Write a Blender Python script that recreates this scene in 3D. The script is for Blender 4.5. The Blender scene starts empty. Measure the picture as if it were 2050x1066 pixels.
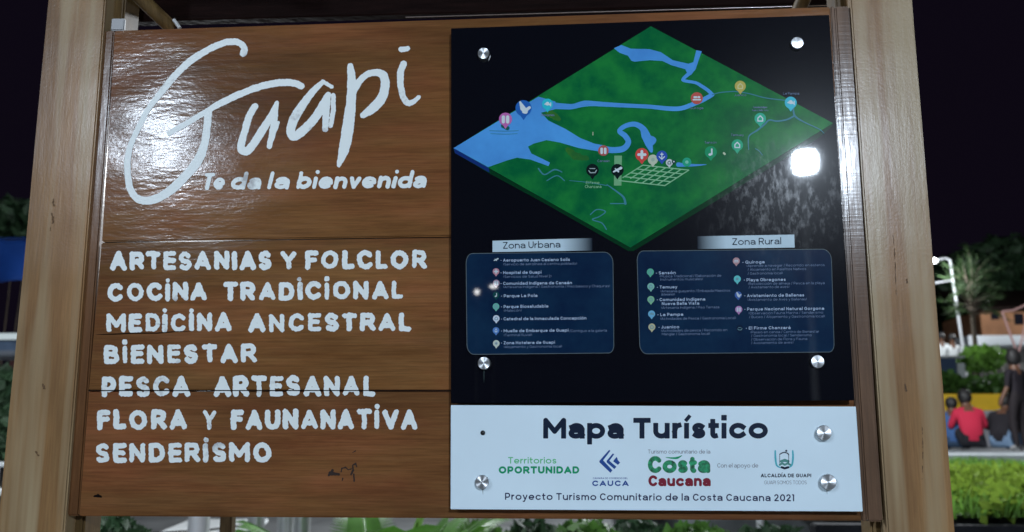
import bpy, bmesh, math, random
import numpy as np
from mathutils import Vector, Matrix, noise as mnoise
from mathutils.geometry import tessellate_polygon

random.seed(7); np.random.seed(7)
C = bpy.context.scene.collection
scn = bpy.context.scene
PI = math.pi

# ------------------------------------------------------------------ camera
F = 1908.0; W2, H2 = 1025.0, 533.0          # focal length and centre, in pixels of a 2050 px wide frame
Xc = Vector((24570, 325, 1908)).normalized()
Zc = Vector((5, 10833, -1908)).normalized()
Xc = (Xc - Zc * Xc.dot(Zc)).normalized()
Yc = Zc.cross(Xc)
M = Matrix((Xc, Yc, Zc))                      # rows: world axes seen from the camera -> camera vector to world
CAM = Vector((0.0, -1.87, 1.42))
cam_d = bpy.data.cameras.new('camera'); cam = bpy.data.objects.new('camera', cam_d); C.objects.link(cam)
cam.matrix_world = Matrix.Translation(CAM) @ M.to_4x4()
cam_d.sensor_width = 36; cam_d.lens = 36 * F / 2050; cam_d.clip_start = .05; cam_d.clip_end = 600
cam_d.dof.use_dof = True; cam_d.dof.focus_distance = 1.86; cam_d.dof.aperture_fstop = 4.2
scn.camera = cam

# ------------------------------------------------------------------ world: night
wd = bpy.data.worlds.new('World'); scn.world = wd; wd.use_nodes = True
nt = wd.node_tree; bg = nt.nodes['Background']
bg.inputs[0].default_value = (0.62, 0.42, 1.0, 1); bg.inputs[1].default_value = 0.0062
scn.view_settings.view_transform = 'Standard'; scn.view_settings.look = 'None'
scn.view_settings.exposure = 0; scn.view_settings.gamma = 1
scn.cycles.use_denoising = True
scn.cycles.max_bounces = 6
scn.cycles.sample_clamp_indirect = 4

def ray(px, py):
    v = Vector(((px - W2) / F, -(py - H2) / F, -1.0))
    return M @ v
def at(px, py, Y=0.0):
    d = ray(px, py); t = (Y - CAM.y) / d.y
    return CAM + d * t
Mn = np.array([list(r) for r in M]); Cn = np.array(list(CAM))
def unp(px, py, Y=0.0):                      # many pixels at once, onto the plane y = Y
    v = np.stack([(px - W2) / F, -(py - H2) / F, -np.ones_like(px)], -1) @ Mn.T
    t = (Y - Cn[1]) / v[..., 1:2]
    return Cn + v * t

# ------------------------------------------------------------------ materials
def mat(name, col, rough=.6, spec=.5, metal=0., bump=0., bscale=40., var=0., vscale=8., coat=0., crough=.1, stretch=(1, 1, 1), trans=0.):
    m = bpy.data.materials.new(name); m.use_nodes = True
    n = m.node_tree.nodes; l = m.node_tree.links; p = n['Principled BSDF']
    p.inputs['Base Color'].default_value = (*col, 1); p.inputs['Roughness'].default_value = rough
    p.inputs['Specular IOR Level'].default_value = spec; p.inputs['Metallic'].default_value = metal
    p.inputs['Coat Weight'].default_value = coat; p.inputs['Coat Roughness'].default_value = crough
    tc = n.new('ShaderNodeTexCoord'); mp = n.new('ShaderNodeMapping'); mp.inputs['Scale'].default_value = stretch
    l.new(tc.outputs['Object'], mp.inputs['Vector'])
    if var:
        no = n.new('ShaderNodeTexNoise'); no.inputs['Scale'].default_value = vscale; no.inputs['Detail'].default_value = 5
        l.new(mp.outputs[0], no.inputs['Vector'])
        cr = n.new('ShaderNodeValToRGB'); cr.color_ramp.elements[0].position = .3; cr.color_ramp.elements[1].position = .7
        cr.color_ramp.elements[0].color = (*[c * (1 - var) for c in col], 1); cr.color_ramp.elements[1].color = (*[min(1, c * (1 + var)) for c in col], 1)
        l.new(no.outputs['Fac'], cr.inputs[0]); l.new(cr.outputs[0], p.inputs['Base Color'])
    if bump:
        nb = n.new('ShaderNodeTexNoise'); nb.inputs['Scale'].default_value = bscale; nb.inputs['Detail'].default_value = 4
        l.new(mp.outputs[0], nb.inputs['Vector'])
        b = n.new('ShaderNodeBump'); b.inputs['Strength'].default_value = bump; b.inputs['Distance'].default_value = .01
        l.new(nb.outputs['Fac'], b.inputs['Height']); l.new(b.outputs[0], p.inputs['Normal'])
        if coat: l.new(b.outputs[0], p.inputs['Coat Normal'])
    if trans:
        t = n.new('ShaderNodeBsdfTranslucent'); t.inputs[0].default_value = (*[min(1, c * 1.5) for c in col], 1)
        mx = n.new('ShaderNodeMixShader'); mx.inputs[0].default_value = trans
        l.new(p.outputs[0], mx.inputs[1]); l.new(t.outputs[0], mx.inputs[2]); l.new(mx.outputs[0], n['Material Output'].inputs[0])
    return m
def emis(name, col, s):
    m = bpy.data.materials.new(name); m.use_nodes = True
    p = m.node_tree.nodes['Principled BSDF']; p.inputs['Base Color'].default_value = (0, 0, 0, 1)
    p.inputs['Emission Color'].default_value = (*col, 1); p.inputs['Emission Strength'].default_value = s
    return m

def wood(name, ca, cb, cc, axis='x', rough=.5, coat=.6, crough=.2, bump=.15, grain=1., seed=0., pale=None, spec=.15, ripple=.5, fine=.5, wave=3., zrip=0., blotch=.3, fineg=.24, tint=False, warm=(1, 1, 1)):
    ca, cb, cc = (tuple(a * b for a, b in zip(c, warm)) for c in (ca, cb, cc))
    """varnished wood: long streaks along the axis, fine pores, blotches, brushed varnish ripple"""
    m = bpy.data.materials.new(name); m.use_nodes = True
    n = m.node_tree.nodes; l = m.node_tree.links; p = n['Principled BSDF']
    tc = n.new('ShaderNodeTexCoord')
    def mp(s):
        q = n.new('ShaderNodeMapping'); q.inputs['Scale'].default_value = s if axis == 'x' else (s[2], s[1], s[0])
        q.inputs['Location'].default_value = (seed, seed * .7, seed * 1.3); l.new(tc.outputs['Object'], q.inputs['Vector']); return q
    def noi(s, det, rgh, dist=0.):
        q = n.new('ShaderNodeTexNoise'); q.inputs['Scale'].default_value = 1; q.inputs['Detail'].default_value = det
        q.inputs['Roughness'].default_value = rgh; q.inputs['Distortion'].default_value = dist
        l.new(mp(s).outputs[0], q.inputs['Vector']); return q
    g1 = noi((3.4 * grain, 9, 30 * grain), 7, .68, .35)      # broad figure
    g2 = noi((9, 40, 260), 4, .7)                             # fine grain lines
    g3 = noi((1.3, 3, 4), 3, .5)                              # stain blotches
    cr = n.new('ShaderNodeValToRGB'); e = cr.color_ramp.elements
    e[0].position = .3; e[0].color = (*ca, 1); e[1].position = .72; e[1].color = (*cc, 1)
    k = e.new(.5); k.color = (*cb, 1)
    l.new(g1.outputs['Fac'], cr.inputs[0])
    def mixm(fac, a, bcol, mode='MIX'):
        q = n.new('ShaderNodeMix'); q.data_type = 'RGBA'; q.blend_type = mode
        if isinstance(fac, float): q.inputs[0].default_value = fac
        else: l.new(fac, q.inputs[0])
        l.new(a, q.inputs[6])
        if isinstance(bcol, tuple): q.inputs[7].default_value = bcol
        else: l.new(bcol, q.inputs[7])
        return q.outputs[2]
    r2 = n.new('ShaderNodeMapRange'); r2.inputs['From Min'].default_value = .35; r2.inputs['From Max'].default_value = .65
    r2.inputs['To Min'].default_value = 1 - fineg; r2.inputs['To Max'].default_value = 1 + fineg * .8; l.new(g2.outputs['Fac'], r2.inputs[0])
    col = mixm(1.0, cr.outputs[0], r2.outputs[0], 'MULTIPLY')
    r3 = n.new('ShaderNodeMapRange'); r3.inputs['From Min'].default_value = .35; r3.inputs['From Max'].default_value = .65
    r3.inputs['To Min'].default_value = 1 - blotch; r3.inputs['To Max'].default_value = 1 + blotch; l.new(g3.outputs['Fac'], r3.inputs[0])
    col = mixm(1.0, col, r3.outputs[0], 'MULTIPLY')
    if pale:
        g4 = noi((1.0, 14, 20), 3, .5); r4 = n.new('ShaderNodeMapRange'); r4.inputs['From Min'].default_value = .45; r4.inputs['From Max'].default_value = .62
        l.new(g4.outputs['Fac'], r4.inputs[0]); col = mixm(r4.outputs[0], col, (*pale, 1))
    g6 = noi((2.5, 5, 9), 4, .6); r6 = n.new('ShaderNodeMapRange'); r6.inputs['From Min'].default_value = .42; r6.inputs['From Max'].default_value = .62
    l.new(g6.outputs['Fac'], r6.inputs[0])
    if tint: # reddish against olive patches of the stain
        cr6 = n.new('ShaderNodeValToRGB'); cr6.color_ramp.elements[0].color = (.94, 1.0, .9, 1); cr6.color_ramp.elements[1].color = (1.1, .97, 1.02, 1)
        l.new(r6.outputs[0], cr6.inputs[0]); col = mixm(1.0, col, cr6.outputs[0], 'MULTIPLY')
    l.new(col, p.inputs['Base Color'])
    p.inputs['Roughness'].default_value = rough; p.inputs['Coat Weight'].default_value = coat; p.inputs['Coat Roughness'].default_value = crough
    p.inputs['Specular IOR Level'].default_value = spec
    def wav(sc, det):
        q = n.new('ShaderNodeTexNoise'); q.inputs['Scale'].default_value = 1; q.inputs['Detail'].default_value = det
        mq = n.new('ShaderNodeMapping'); mq.inputs['Scale'].default_value = sc; mq.inputs['Location'].default_value = (seed * 2, seed, seed)
        l.new(tc.outputs['Object'], mq.inputs['Vector']); l.new(mq.outputs[0], q.inputs['Vector']); return q.outputs['Fac']
    def madd(a, k, b_):
        q = n.new('ShaderNodeMath'); q.operation = 'MULTIPLY_ADD'; q.inputs[1].default_value = k; l.new(a, q.inputs[0])
        if b_ is None: q.inputs[2].default_value = 0
        else: l.new(b_, q.inputs[2])
        return q.outputs[0]
    hgt = madd(wav((4, 5, 7), 1), wave * ripple, None)               # slow waves of the board
    hgt = madd(wav((26, 40, 95) if axis == 'x' else (80, 40, 14), 2), .32 * ripple, hgt)             # brush ripple across
    if zrip: hgt = madd(wav((2, 2, 170), 2), zrip, hgt)
    hgt = madd(wav((150, 150, 190), 3), .10 * fine, hgt)            # orange peel
    hgt = madd(g2.outputs['Fac'], .07 * fine, hgt)
    class _A: outputs = [hgt]
    ad2 = _A
    b = n.new('ShaderNodeBump'); b.inputs['Strength'].default_value = bump; b.inputs['Distance'].default_value = .0035
    l.new(ad2.outputs[0], b.inputs['Height']); l.new(b.outputs[0], p.inputs['Normal']); l.new(b.outputs[0], p.inputs['Coat Normal'])
    return m

PK = dict(axis='x', tint=True, warm=(1.2, 1.12, 1.04), coat=.32, crough=.14, bump=.6, spec=.05, wave=4., fineg=.2, blotch=.32, grain=.9)
M_plank = wood('varnished_board_wood', (.1, .04, .0125), (.132, .056, .019), (.16, .075, .029), **PK)
M_plank2 = wood('varnished_board_wood_b', (.1, .04, .0125), (.128, .056, .02), (.158, .077, .031), seed=11, **PK)
M_plank3 = wood('varnished_board_wood_c', (.098, .038, .014), (.122, .052, .02), (.15, .07, .03), seed=23, **PK)
M_strip2 = wood('dark_strip_wood', (.08, .032, .011), (.105, .045, .016), (.13, .06, .024), 'z', coat=.5, crough=.2, bump=.6, seed=6, ripple=.4, wave=1., zrip=.03, fine=.4, fineg=.12, spec=.05)
M_strip = wood('varnished_strip_wood', (.07, .035, .018), (.125, .065, .033), (.18, .1, .055), 'z', coat=.7, crough=.15, bump=.6, seed=3, ripple=.25, wave=1., zrip=.05, fine=.15, fineg=.12)
M_post = wood('pale_post_wood', (.165, .078, .025), (.21, .108, .039), (.25, .142, .056), 'z', coat=.36, crough=.25, bump=.36, grain=.5, seed=9, pale=(.32, .235, .13), rough=.55, ripple=.5, blotch=.36, fineg=.14, fine=1.)
M_back = wood('rear_post_wood', (.06, .035, .012), (.1, .06, .022), (.14, .09, .035), 'z', coat=.2, bump=.3, seed=5)
M_dark = mat('dark_roof_wood', (.008, .0035, .003), .7, .05, bump=.3, bscale=30, var=.4, stretch=(1, 1, 12))
M_roof = mat('dark_roof_sheet', (.009, .005, .004), .7, .06, bump=.2, var=.3)
M_paint = mat('white_hand_paint', (.66, .74, .79), .42, .5, bump=.25, bscale=160, var=.1, vscale=35)
M_black = None
M_white = mat('white_acrylic', (.68, .81, .88), .22, .5, var=.03, vscale=7)

def worn_paint():
    m = bpy.data.materials.new('worn_white_paint'); m.use_nodes = True
    n = m.node_tree.nodes; l = m.node_tree.links; p = n['Principled BSDF']
    tc = n.new('ShaderNodeTexCoord')
    a = n.new('ShaderNodeTexNoise'); a.inputs['Scale'].default_value = 9; a.inputs['Detail'].default_value = 2; l.new(tc.outputs['Object'], a.inputs['Vector'])
    c = n.new('ShaderNodeTexNoise'); c.inputs['Scale'].default_value = 120; c.inputs['Detail'].default_value = 3; l.new(tc.outputs['Object'], c.inputs['Vector'])
    q = n.new('ShaderNodeMath'); q.operation = 'MULTIPLY_ADD'; q.inputs[1].default_value = .22; l.new(c.outputs['Fac'], q.inputs[0]); l.new(a.outputs['Fac'], q.inputs[2])
    r = n.new('ShaderNodeValToRGB'); e = r.color_ramp.elements
    e[0].position = .37; e[0].color = (.36, .36, .36, 1); e[1].position = .47; e[1].color = (.74, .79, .77, 1)
    l.new(q.outputs[0], r.inputs[0]); l.new(r.outputs[0], p.inputs['Base Color'])
    p.inputs['Roughness'].default_value = .4
    b = n.new('ShaderNodeBump'); b.inputs['Strength'].default_value = .3; b.inputs['Distance'].default_value = .002; l.new(c.outputs['Fac'], b.inputs['Height']); l.new(b.outputs[0], p.inputs['Normal'])
    return m
M_paint = worn_paint()

def print_mat(name, col, col2=None, vs=9., rough=.5, dustmul=1.):
    """flat print under the glossy acrylic face: clear sharp coat plus a faint dusty, scratched film"""
    m = bpy.data.materials.new(name); m.use_nodes = True
    n = m.node_tree.nodes; l = m.node_tree.links; p = n['Principled BSDF']
    tc = n.new('ShaderNodeTexCoord')
    p.inputs['Base Color'].default_value = (*col, 1)
    if col2:
        no = n.new('ShaderNodeTexNoise'); no.inputs['Scale'].default_value = vs; no.inputs['Detail'].default_value = 4; no.inputs['Roughness'].default_value = .6
        l.new(tc.outputs['Object'], no.inputs['Vector'])
        cr = n.new('ShaderNodeValToRGB'); cr.color_ramp.elements[0].position = .36; cr.color_ramp.elements[1].position = .68
        cr.color_ramp.elements[0].color = (*col, 1); cr.color_ramp.elements[1].color = (*col2, 1)
        l.new(no.outputs['Fac'], cr.inputs[0]); l.new(cr.outputs[0], p.inputs['Base Color'])
    # dust film lives in the base gloss: patchy roughness and strength
    d = n.new('ShaderNodeTexNoise'); d.inputs['Scale'].default_value = 75; d.inputs['Detail'].default_value = 6; d.inputs['Roughness'].default_value = .72
    mpp = n.new('ShaderNodeMapping'); mpp.inputs['Scale'].default_value = (1.2, 1, .55); mpp.inputs['Rotation'].default_value = (0, .5, 0)
    l.new(tc.outputs['Object'], mpp.inputs['Vector']); l.new(mpp.outputs[0], d.inputs['Vector'])
    mr = n.new('ShaderNodeMapRange'); mr.inputs['From Min'].default_value = .5; mr.inputs['From Max'].default_value = .8
    mr.inputs['To Min'].default_value = 0.; mr.inputs['To Max'].default_value = .12 * dustmul; l.new(d.outputs['Fac'], mr.inputs[0])
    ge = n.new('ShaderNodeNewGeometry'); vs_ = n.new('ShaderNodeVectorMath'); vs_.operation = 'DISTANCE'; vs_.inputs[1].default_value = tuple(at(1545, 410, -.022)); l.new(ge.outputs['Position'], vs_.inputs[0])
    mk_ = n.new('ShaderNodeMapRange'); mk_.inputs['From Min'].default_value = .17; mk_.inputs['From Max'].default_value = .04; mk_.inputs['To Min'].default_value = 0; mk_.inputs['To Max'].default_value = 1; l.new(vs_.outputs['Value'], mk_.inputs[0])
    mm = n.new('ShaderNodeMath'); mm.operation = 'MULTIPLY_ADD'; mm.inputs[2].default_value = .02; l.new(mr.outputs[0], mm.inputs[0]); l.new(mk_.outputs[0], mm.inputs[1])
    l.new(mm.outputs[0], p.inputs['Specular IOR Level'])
    p.inputs['Roughness'].default_value = .215
    p.inputs['Coat Weight'].default_value = 1.0; p.inputs['Coat Roughness'].default_value = .02
    return m
M_black = print_mat('black_gloss_print', (.0035, .004, .007))
M_green = print_mat('map_green_print', (.002, .11, .036), (.012, .2, .04), 22, dustmul=.5)
M_green_edge = print_mat('map_green_edge_print', (.002, .035, .012))
M_sea = print_mat('map_blue_print', (.065, .25, .6), (.085, .34, .74), 9, dustmul=.5)
M_sea_edge = print_mat('map_dark_blue_print', (.008, .03, .16))
M_stream = print_mat('map_stream_print', (.05, .22, .28))
M_lime = print_mat('map_lime_print', (.06, .2, .02), (.02, .13, .03), 20)
M_navy = print_mat('legend_navy_print', (.004, .015, .045), (.007, .028, .065), 12, dustmul=.6)
M_line = print_mat('legend_line_print', (.10, .13, .14))
M_ltext = print_mat('legend_text_print', (.33, .42, .56))
M_ltext2 = print_mat('legend_small_text_print', (.15, .21, .33))
M_grid = print_mat('map_street_print', (.22, .5, .27))
M_grid2 = print_mat('map_runway_print', (.17, .4, .2))
def ink(name, c): return mat(name, c, .35, .12)
M_ink = ink('navy_ink', (.006, .014, .035)); M_tabink = print_mat('tab_ink', (.006, .014, .035), dustmul=.2); M_inkp = ink('purple_navy_ink', (.018, .02, .07))
M_inkg = ink('green_ink', (.005, .30, .13)); M_inkg2 = ink('pale_green_ink', (.12, .5, .22))
M_inkb = ink('blue_ink', (.02, .07, .28)); M_inkr = ink('red_ink', (.2, .018, .035)); M_inkgrey = ink('grey_ink', (.2, .22, .26))
M_inkt = ink('teal_ink', (.08, .42, .5)); M_inkgreen2 = mat('mottled_green_ink', (.01, .22, .09), .3, .5, var=.85, vscale=130)
M_steel = mat('brushed_steel', (.62, .64, .66), .42, metal=1.)
n = M_steel.node_tree.nodes; l = M_steel.node_tree.links
M_steel.node_tree.nodes['Principled BSDF'].inputs['Anisotropic'].default_value = .92
tg = n.new('ShaderNodeTangent'); tg.direction_type = 'RADIAL'; tg.axis = 'Z'; l.new(tg.outputs[0], n['Principled BSDF'].inputs['Tangent'])

# ------------------------------------------------------------------ object helpers
def link(name, me, m, parent=None):
    o = bpy.data.objects.new(name, me); C.objects.link(o)
    if m is not None and not me.materials: me.materials.append(m)
    if parent: o.parent = parent
    return o
def thing(name, label, cat, loc=(0, 0, 0), group=None):
    o = bpy.data.objects.new(name, None); C.objects.link(o); o.location = loc; o.empty_display_size = .1
    o['label'] = label; o['category'] = cat
    if group: o['group'] = group
    return o
def tag(o, label, cat, group=None, kind=None):
    if label: o['label'] = label
    if cat: o['category'] = cat
    if group: o['group'] = group
    if kind: o['kind'] = kind
    return o
def from_bm(name, bm, m, parent=None, smooth=False):
    me = bpy.data.meshes.new(name); bm.normal_update(); bm.to_mesh(me); bm.free()
    if smooth: me.shade_smooth()
    return link(name, me, m, parent)
def mesh(name, v, f, m, parent=None, smooth=False):
    me = bpy.data.meshes.new(name); me.from_pydata([tuple(x) for x in v], [], f); me.update()
    if smooth: me.shade_smooth()
    return link(name, me, m, parent)
def place(o, root):     # geometry was given in world coordinates: make it local to its thing
    o.data.transform(Matrix.Translation(-root.location)) if o.parent == root else None
def slab_px(name, quad, Y, depth, m, parent, bev=.002):
    """a board whose front face has these four corners (pixels on the plane y=Y) and real depth"""
    pf = [at(x, y, Y) for x, y in quad]
    bm = bmesh.new()
    a = [bm.verts.new(p) for p in pf]; b = [bm.verts.new(p + Vector((0, depth, 0))) for p in pf]
    bm.faces.new(a); bm.faces.new(b[::-1])
    for i in range(4): bm.faces.new((a[i], b[i], b[(i + 1) % 4], a[(i + 1) % 4]))
    bmesh.ops.recalc_face_normals(bm, faces=bm.faces)
    if bev: bmesh.ops.bevel(bm, geom=bm.edges[:], offset=bev, segments=2, affect='EDGES', clamp_overlap=True)
    return from_bm(name, bm, m, parent)
def box(name, c, s, m, parent=None, bev=0., rz=0.):
    bm = bmesh.new(); bmesh.ops.create_cube(bm, size=1, matrix=Matrix.Translation(c) @ Matrix.Rotation(rz, 4, 'Z') @ Matrix.Diagonal((*s, 1)))
    if bev: bmesh.ops.bevel(bm, geom=bm.edges[:], offset=bev, segments=2, affect='EDGES', clamp_overlap=True)
    return from_bm(name, bm, m, parent)
def tube(name, pts, r, m, parent=None, seg=10):
    cu = bpy.data.curves.new(name, 'CURVE'); cu.dimensions = '3D'; cu.bevel_depth = 1.; cu.bevel_resolution = max(1, seg // 4); cu.use_fill_caps = True
    s = cu.splines.new('POLY'); s.points.add(len(pts) - 1)
    rr = r if isinstance(r, (list, tuple)) else [r] * len(pts)
    for k, p in enumerate(pts): s.points[k].co = (*p, 1); s.points[k].radius = rr[k]
    o = bpy.data.objects.new('tmp', cu); C.objects.link(o)
    me = bpy.data.meshes.new_from_object(o); bpy.data.objects.remove(o); bpy.data.curves.remove(cu)
    me.shade_smooth(); me.name = name
    return link(name, me, m, parent)
def poly_px(name, pts, Y, m, parent):
    v = [at(x, y, Y) for x, y in pts]
    tri = tessellate_polygon([[Vector((x, y, 0)) for x, y in pts]])
    f = []
    for t in tri:
        a, b, c = (v[i] for i in t)
        f.append(t if (b - a).cross(c - a).y < 0 else t[::-1])
    return mesh(name, v, f, m, parent)

# ------------------------------------------------------------------ stroke rasteriser: strokes -> one clean flat mesh
def vnoise(x, y, s, seed):
    return np.sin(x / s * 2.1 + seed) * np.cos(y / s * 1.7 + seed * 2.3) + .6 * np.sin((x + y) / s * 3.7 + seed * 1.1) * np.cos((x - y) / s * 3.1 - seed)
def strokes_mesh(name, strokes, Y, m, parent, cell=1., rough=0., cap='round', seed=1.):
    """strokes: (points px, full widths px). cap round or square. Flat mesh on plane y=Y."""
    allp = np.concatenate([np.array(s[0], float) for s in strokes]); wm = max(np.max(s[1]) for s in strokes)
    x0, y0 = allp.min(0) - wm - 2 * cell; x1, y1 = allp.max(0) + wm + 2 * cell
    nx = int((x1 - x0) / cell) + 2; ny = int((y1 - y0) / cell) + 2
    D = np.full((ny, nx), 1e3)
    gx = x0 + np.arange(nx) * cell; gy = y0 + np.arange(ny) * cell
    for pts, w in strokes:
        pts = np.array(pts, float); w = np.broadcast_to(np.array(w, float), (len(pts),)) / 2
        w = np.array(w)
        if len(pts) > 1:
            keep = np.r_[True, np.hypot(*np.diff(pts, axis=0).T) > 1e-3]; pts = pts[keep]; w = w[keep]
        if len(pts) == 1: pts = np.array([pts[0], pts[0] + [.01, 0]]); w = np.array([w[0], w[0]])
        nseg = len(pts) - 1
        for i in range(nseg):
            a, b = pts[i], pts[i + 1]; wa, wb = w[i], w[i + 1]; h = max(wa, wb) * 1.5 + 2 * cell
            ix0 = max(0, int((min(a[0], b[0]) - h - x0) / cell)); ix1 = min(nx, int((max(a[0], b[0]) + h - x0) / cell) + 2)
            iy0 = max(0, int((min(a[1], b[1]) - h - y0) / cell)); iy1 = min(ny, int((max(a[1], b[1]) + h - y0) / cell) + 2)
            X, Yg = np.meshgrid(gx[ix0:ix1], gy[iy0:iy1])
            d = b - a; L = math.hypot(*d) + 1e-9; u = d / L
            t = (X - a[0]) * u[0] + (Yg - a[1]) * u[1]; s = np.abs(-(X - a[0]) * u[1] + (Yg - a[1]) * u[0])
            tc = np.clip(t, 0, L); ww = wa + (wb - wa) * tc / L
            ds = np.hypot(t - tc, s) - ww
            if cap == 'square' and np.hypot(*(pts[0] - pts[-1])) > 1e-3:
                if i == 0: ds = np.where(t < 0, np.maximum(s - wa, -t - wa * .98), ds)
                if i == nseg - 1: ds = np.where(t > L, np.maximum(s - wb, t - L - wb * .98), ds)
            D[iy0:iy1, ix0:ix1] = np.minimum(D[iy0:iy1, ix0:ix1], ds)
    if rough:
        X, Yg = np.meshgrid(gx, gy); D += rough * (.55 * vnoise(X, Yg, 7., seed) + .35 * vnoise(X, Yg, 2.6, seed * 3))
    ins = D < 0; verts = []; faces = []
    full = ins[:-1, :-1] & ins[1:, :-1] & ins[:-1, 1:] & ins[1:, 1:]
    anyi = ins[:-1, :-1] | ins[1:, :-1] | ins[:-1, 1:] | ins[1:, 1:]
    for j in range(ny - 1):
        row = full[j]
        if not anyi[j].any(): continue
        i = 0; idx = np.flatnonzero(row)
        if len(idx):
            br = np.flatnonzero(np.diff(idx) > 1)
            st = np.r_[idx[0], idx[br + 1]]; en = np.r_[idx[br], idx[-1]] + 1
            for a, b in zip(st, en):
                k = len(verts); verts += [(gx[a], gy[j]), (gx[a], gy[j + 1]), (gx[b], gy[j + 1]), (gx[b], gy[j])]; faces.append((k, k + 1, k + 2, k + 3))
        for i in np.flatnonzero(anyi[j] & ~row):
            cs = ((i, j), (i, j + 1), (i + 1, j + 1), (i + 1, j)); dv = [D[q[1], q[0]] for q in cs]; k = len(verts); c = 0
            for q in range(4):
                p, r = cs[q], cs[(q + 1) % 4]; dp, dr = dv[q], dv[(q + 1) % 4]
                if dp < 0: verts.append((gx[p[0]], gy[p[1]])); c += 1
                if (dp < 0) != (dr < 0):
                    t = dp / (dp - dr); verts.append((gx[p[0]] * (1 - t) + gx[r[0]] * t, gy[p[1]] * (1 - t) + gy[r[1]] * t)); c += 1
            if c >= 3: faces.append(tuple(range(k, k + c)))
            else: del verts[k:]
    if not verts: return None
    v = np.array(verts); w = unp(v[:, 0], v[:, 1], Y)
    return mesh(name, w.tolist(), faces, m, parent)

# ------------------------------------------------------------------ stroke alphabet (boxes 0..1; 2 = ascender top, -1 = descender)
def arc(cx, cy, rx, ry, a0, a1, k=14):
    return [(cx + rx * math.cos(math.radians(a0 + (a1 - a0) * i / k)), cy + ry * math.sin(math.radians(a0 + (a1 - a0) * i / k))) for i in range(k + 1)]
O_ = arc(.5, .5, .5, .5, 90, 450, 26)
S_ = arc(.5, .745, .44, .255, 35, 270, 12) + arc(.5, .245, .46, .245, 90, -145, 12)[1:]
G = {  # uppercase: width, strokes
 'A': (.86, [[(0, 0), (.5, 1), (1, 0)], [(.2, .27), (.8, .27)]]),
 'B': (.74, [[(0, 0), (0, 1), (.55, 1)] + arc(.6, .76, .34, .24, 90, -90, 8) + [(0, .52)], [(.5, .52)] + arc(.62, .26, .38, .26, 90, -90, 8) + [(0, 0)]]),
 'C': (.82, [arc(.55, .5, .55, .5, 42, 318, 20)]),
 'D': (.8, [[(0, 0), (0, 1), (.42, 1)] + arc(.45, .5, .55, .5, 90, -90, 14) + [(0, 0)]]),
 'E': (.68, [[(1, 1), (0, 1), (0, 0), (1, 0)], [(0, .52), (.9, .52)]]),
 'F': (.66, [[(1, 1), (0, 1), (0, 0)], [(0, .5), (.88, .5)]]),
 'G': (.86, [arc(.52, .5, .52, .5, 42, 340, 20) + [(1, .46), (.62, .46)]]),
 'H': (.78, [[(0, 0), (0, 1)], [(1, 0), (1, 1)], [(0, .5), (1, .5)]]),
 'I': (.0, [[(.5, 0), (.5, 1)]]),
 '\u0130': (.0, [[(.5, 0), (.5, .97)], [(.5, 1.36)]]),
 'J': (.55, [[(1, 1), (1, .3)] + arc(.5, .3, .5, .3, 0, -150, 8)]),
 'L': (.62, [[(0, 1), (0, 0), (1, 0)]]),
 'M': (1.04, [[(0, 0), (0, 1), (.5, .3), (1, 1), (1, 0)]]),
 'N': (.8, [[(0, 0), (0, 1), (1, 0), (1, 1)]]),
 'O': (.9, [O_]),
 'P': (.72, [[(0, 0), (0, 1), (.55, 1)] + arc(.58, .68, .42, .32, 90, -90, 10) + [(0, .36)]]),
 'Q': (.9, [O_, [(.6, .25), (1, -.05)]]),
 'R': (.76, [[(0, 0), (0, 1), (.55, 1)] + arc(.58, .72, .4, .28, 90, -90, 10) + [(0, .44)], [(.5, .44), (1, 0)]]),
 'S': (.72, [S_]),
 'T': (.76, [[(0, 1), (1, 1)], [(.5, 1), (.5, 0)]]),
 'U': (.78, [[(0, 1), (0, .4)] + arc(.5, .4, .5, .4, 180, 360, 12) + [(1, 1)]]),
 'V': (.86, [[(0, 1), (.5, 0), (1, 1)]]),
 'Y': (.8, [[(0, 1), (.5, .45), (1, 1)], [(.5, .45), (.5, 0)]]),
 'Z': (.72, [[(0, 1), (1, 1), (0, 0), (1, 0)]]),
 '0': (.72, [O_]), '1': (.3, [[(0, 1), (.9, 1), (.9, 0)]]),
 '2': (.64, [arc(.45, .7, .48, .3, 160, -20, 12) + [(0, 0), (1, 0)]]),
 '-': (.36, [[(0, .42), (1, .42)]]), '/': (.4, [[(0, -.08), (1, 1.08)]]),
 '(': (.22, [arc(1.1, .5, 1.1, .65, 140, 220, 8)]), ')': (.22, [arc(-.1, .5, 1.1, .65, 40, -40, 8)]),
 '|': (.0, [[(.5, 0), (.5, 1)]]),
}
aO = arc(.5, .5, .5, .5, 0, 360, 22)
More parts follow.
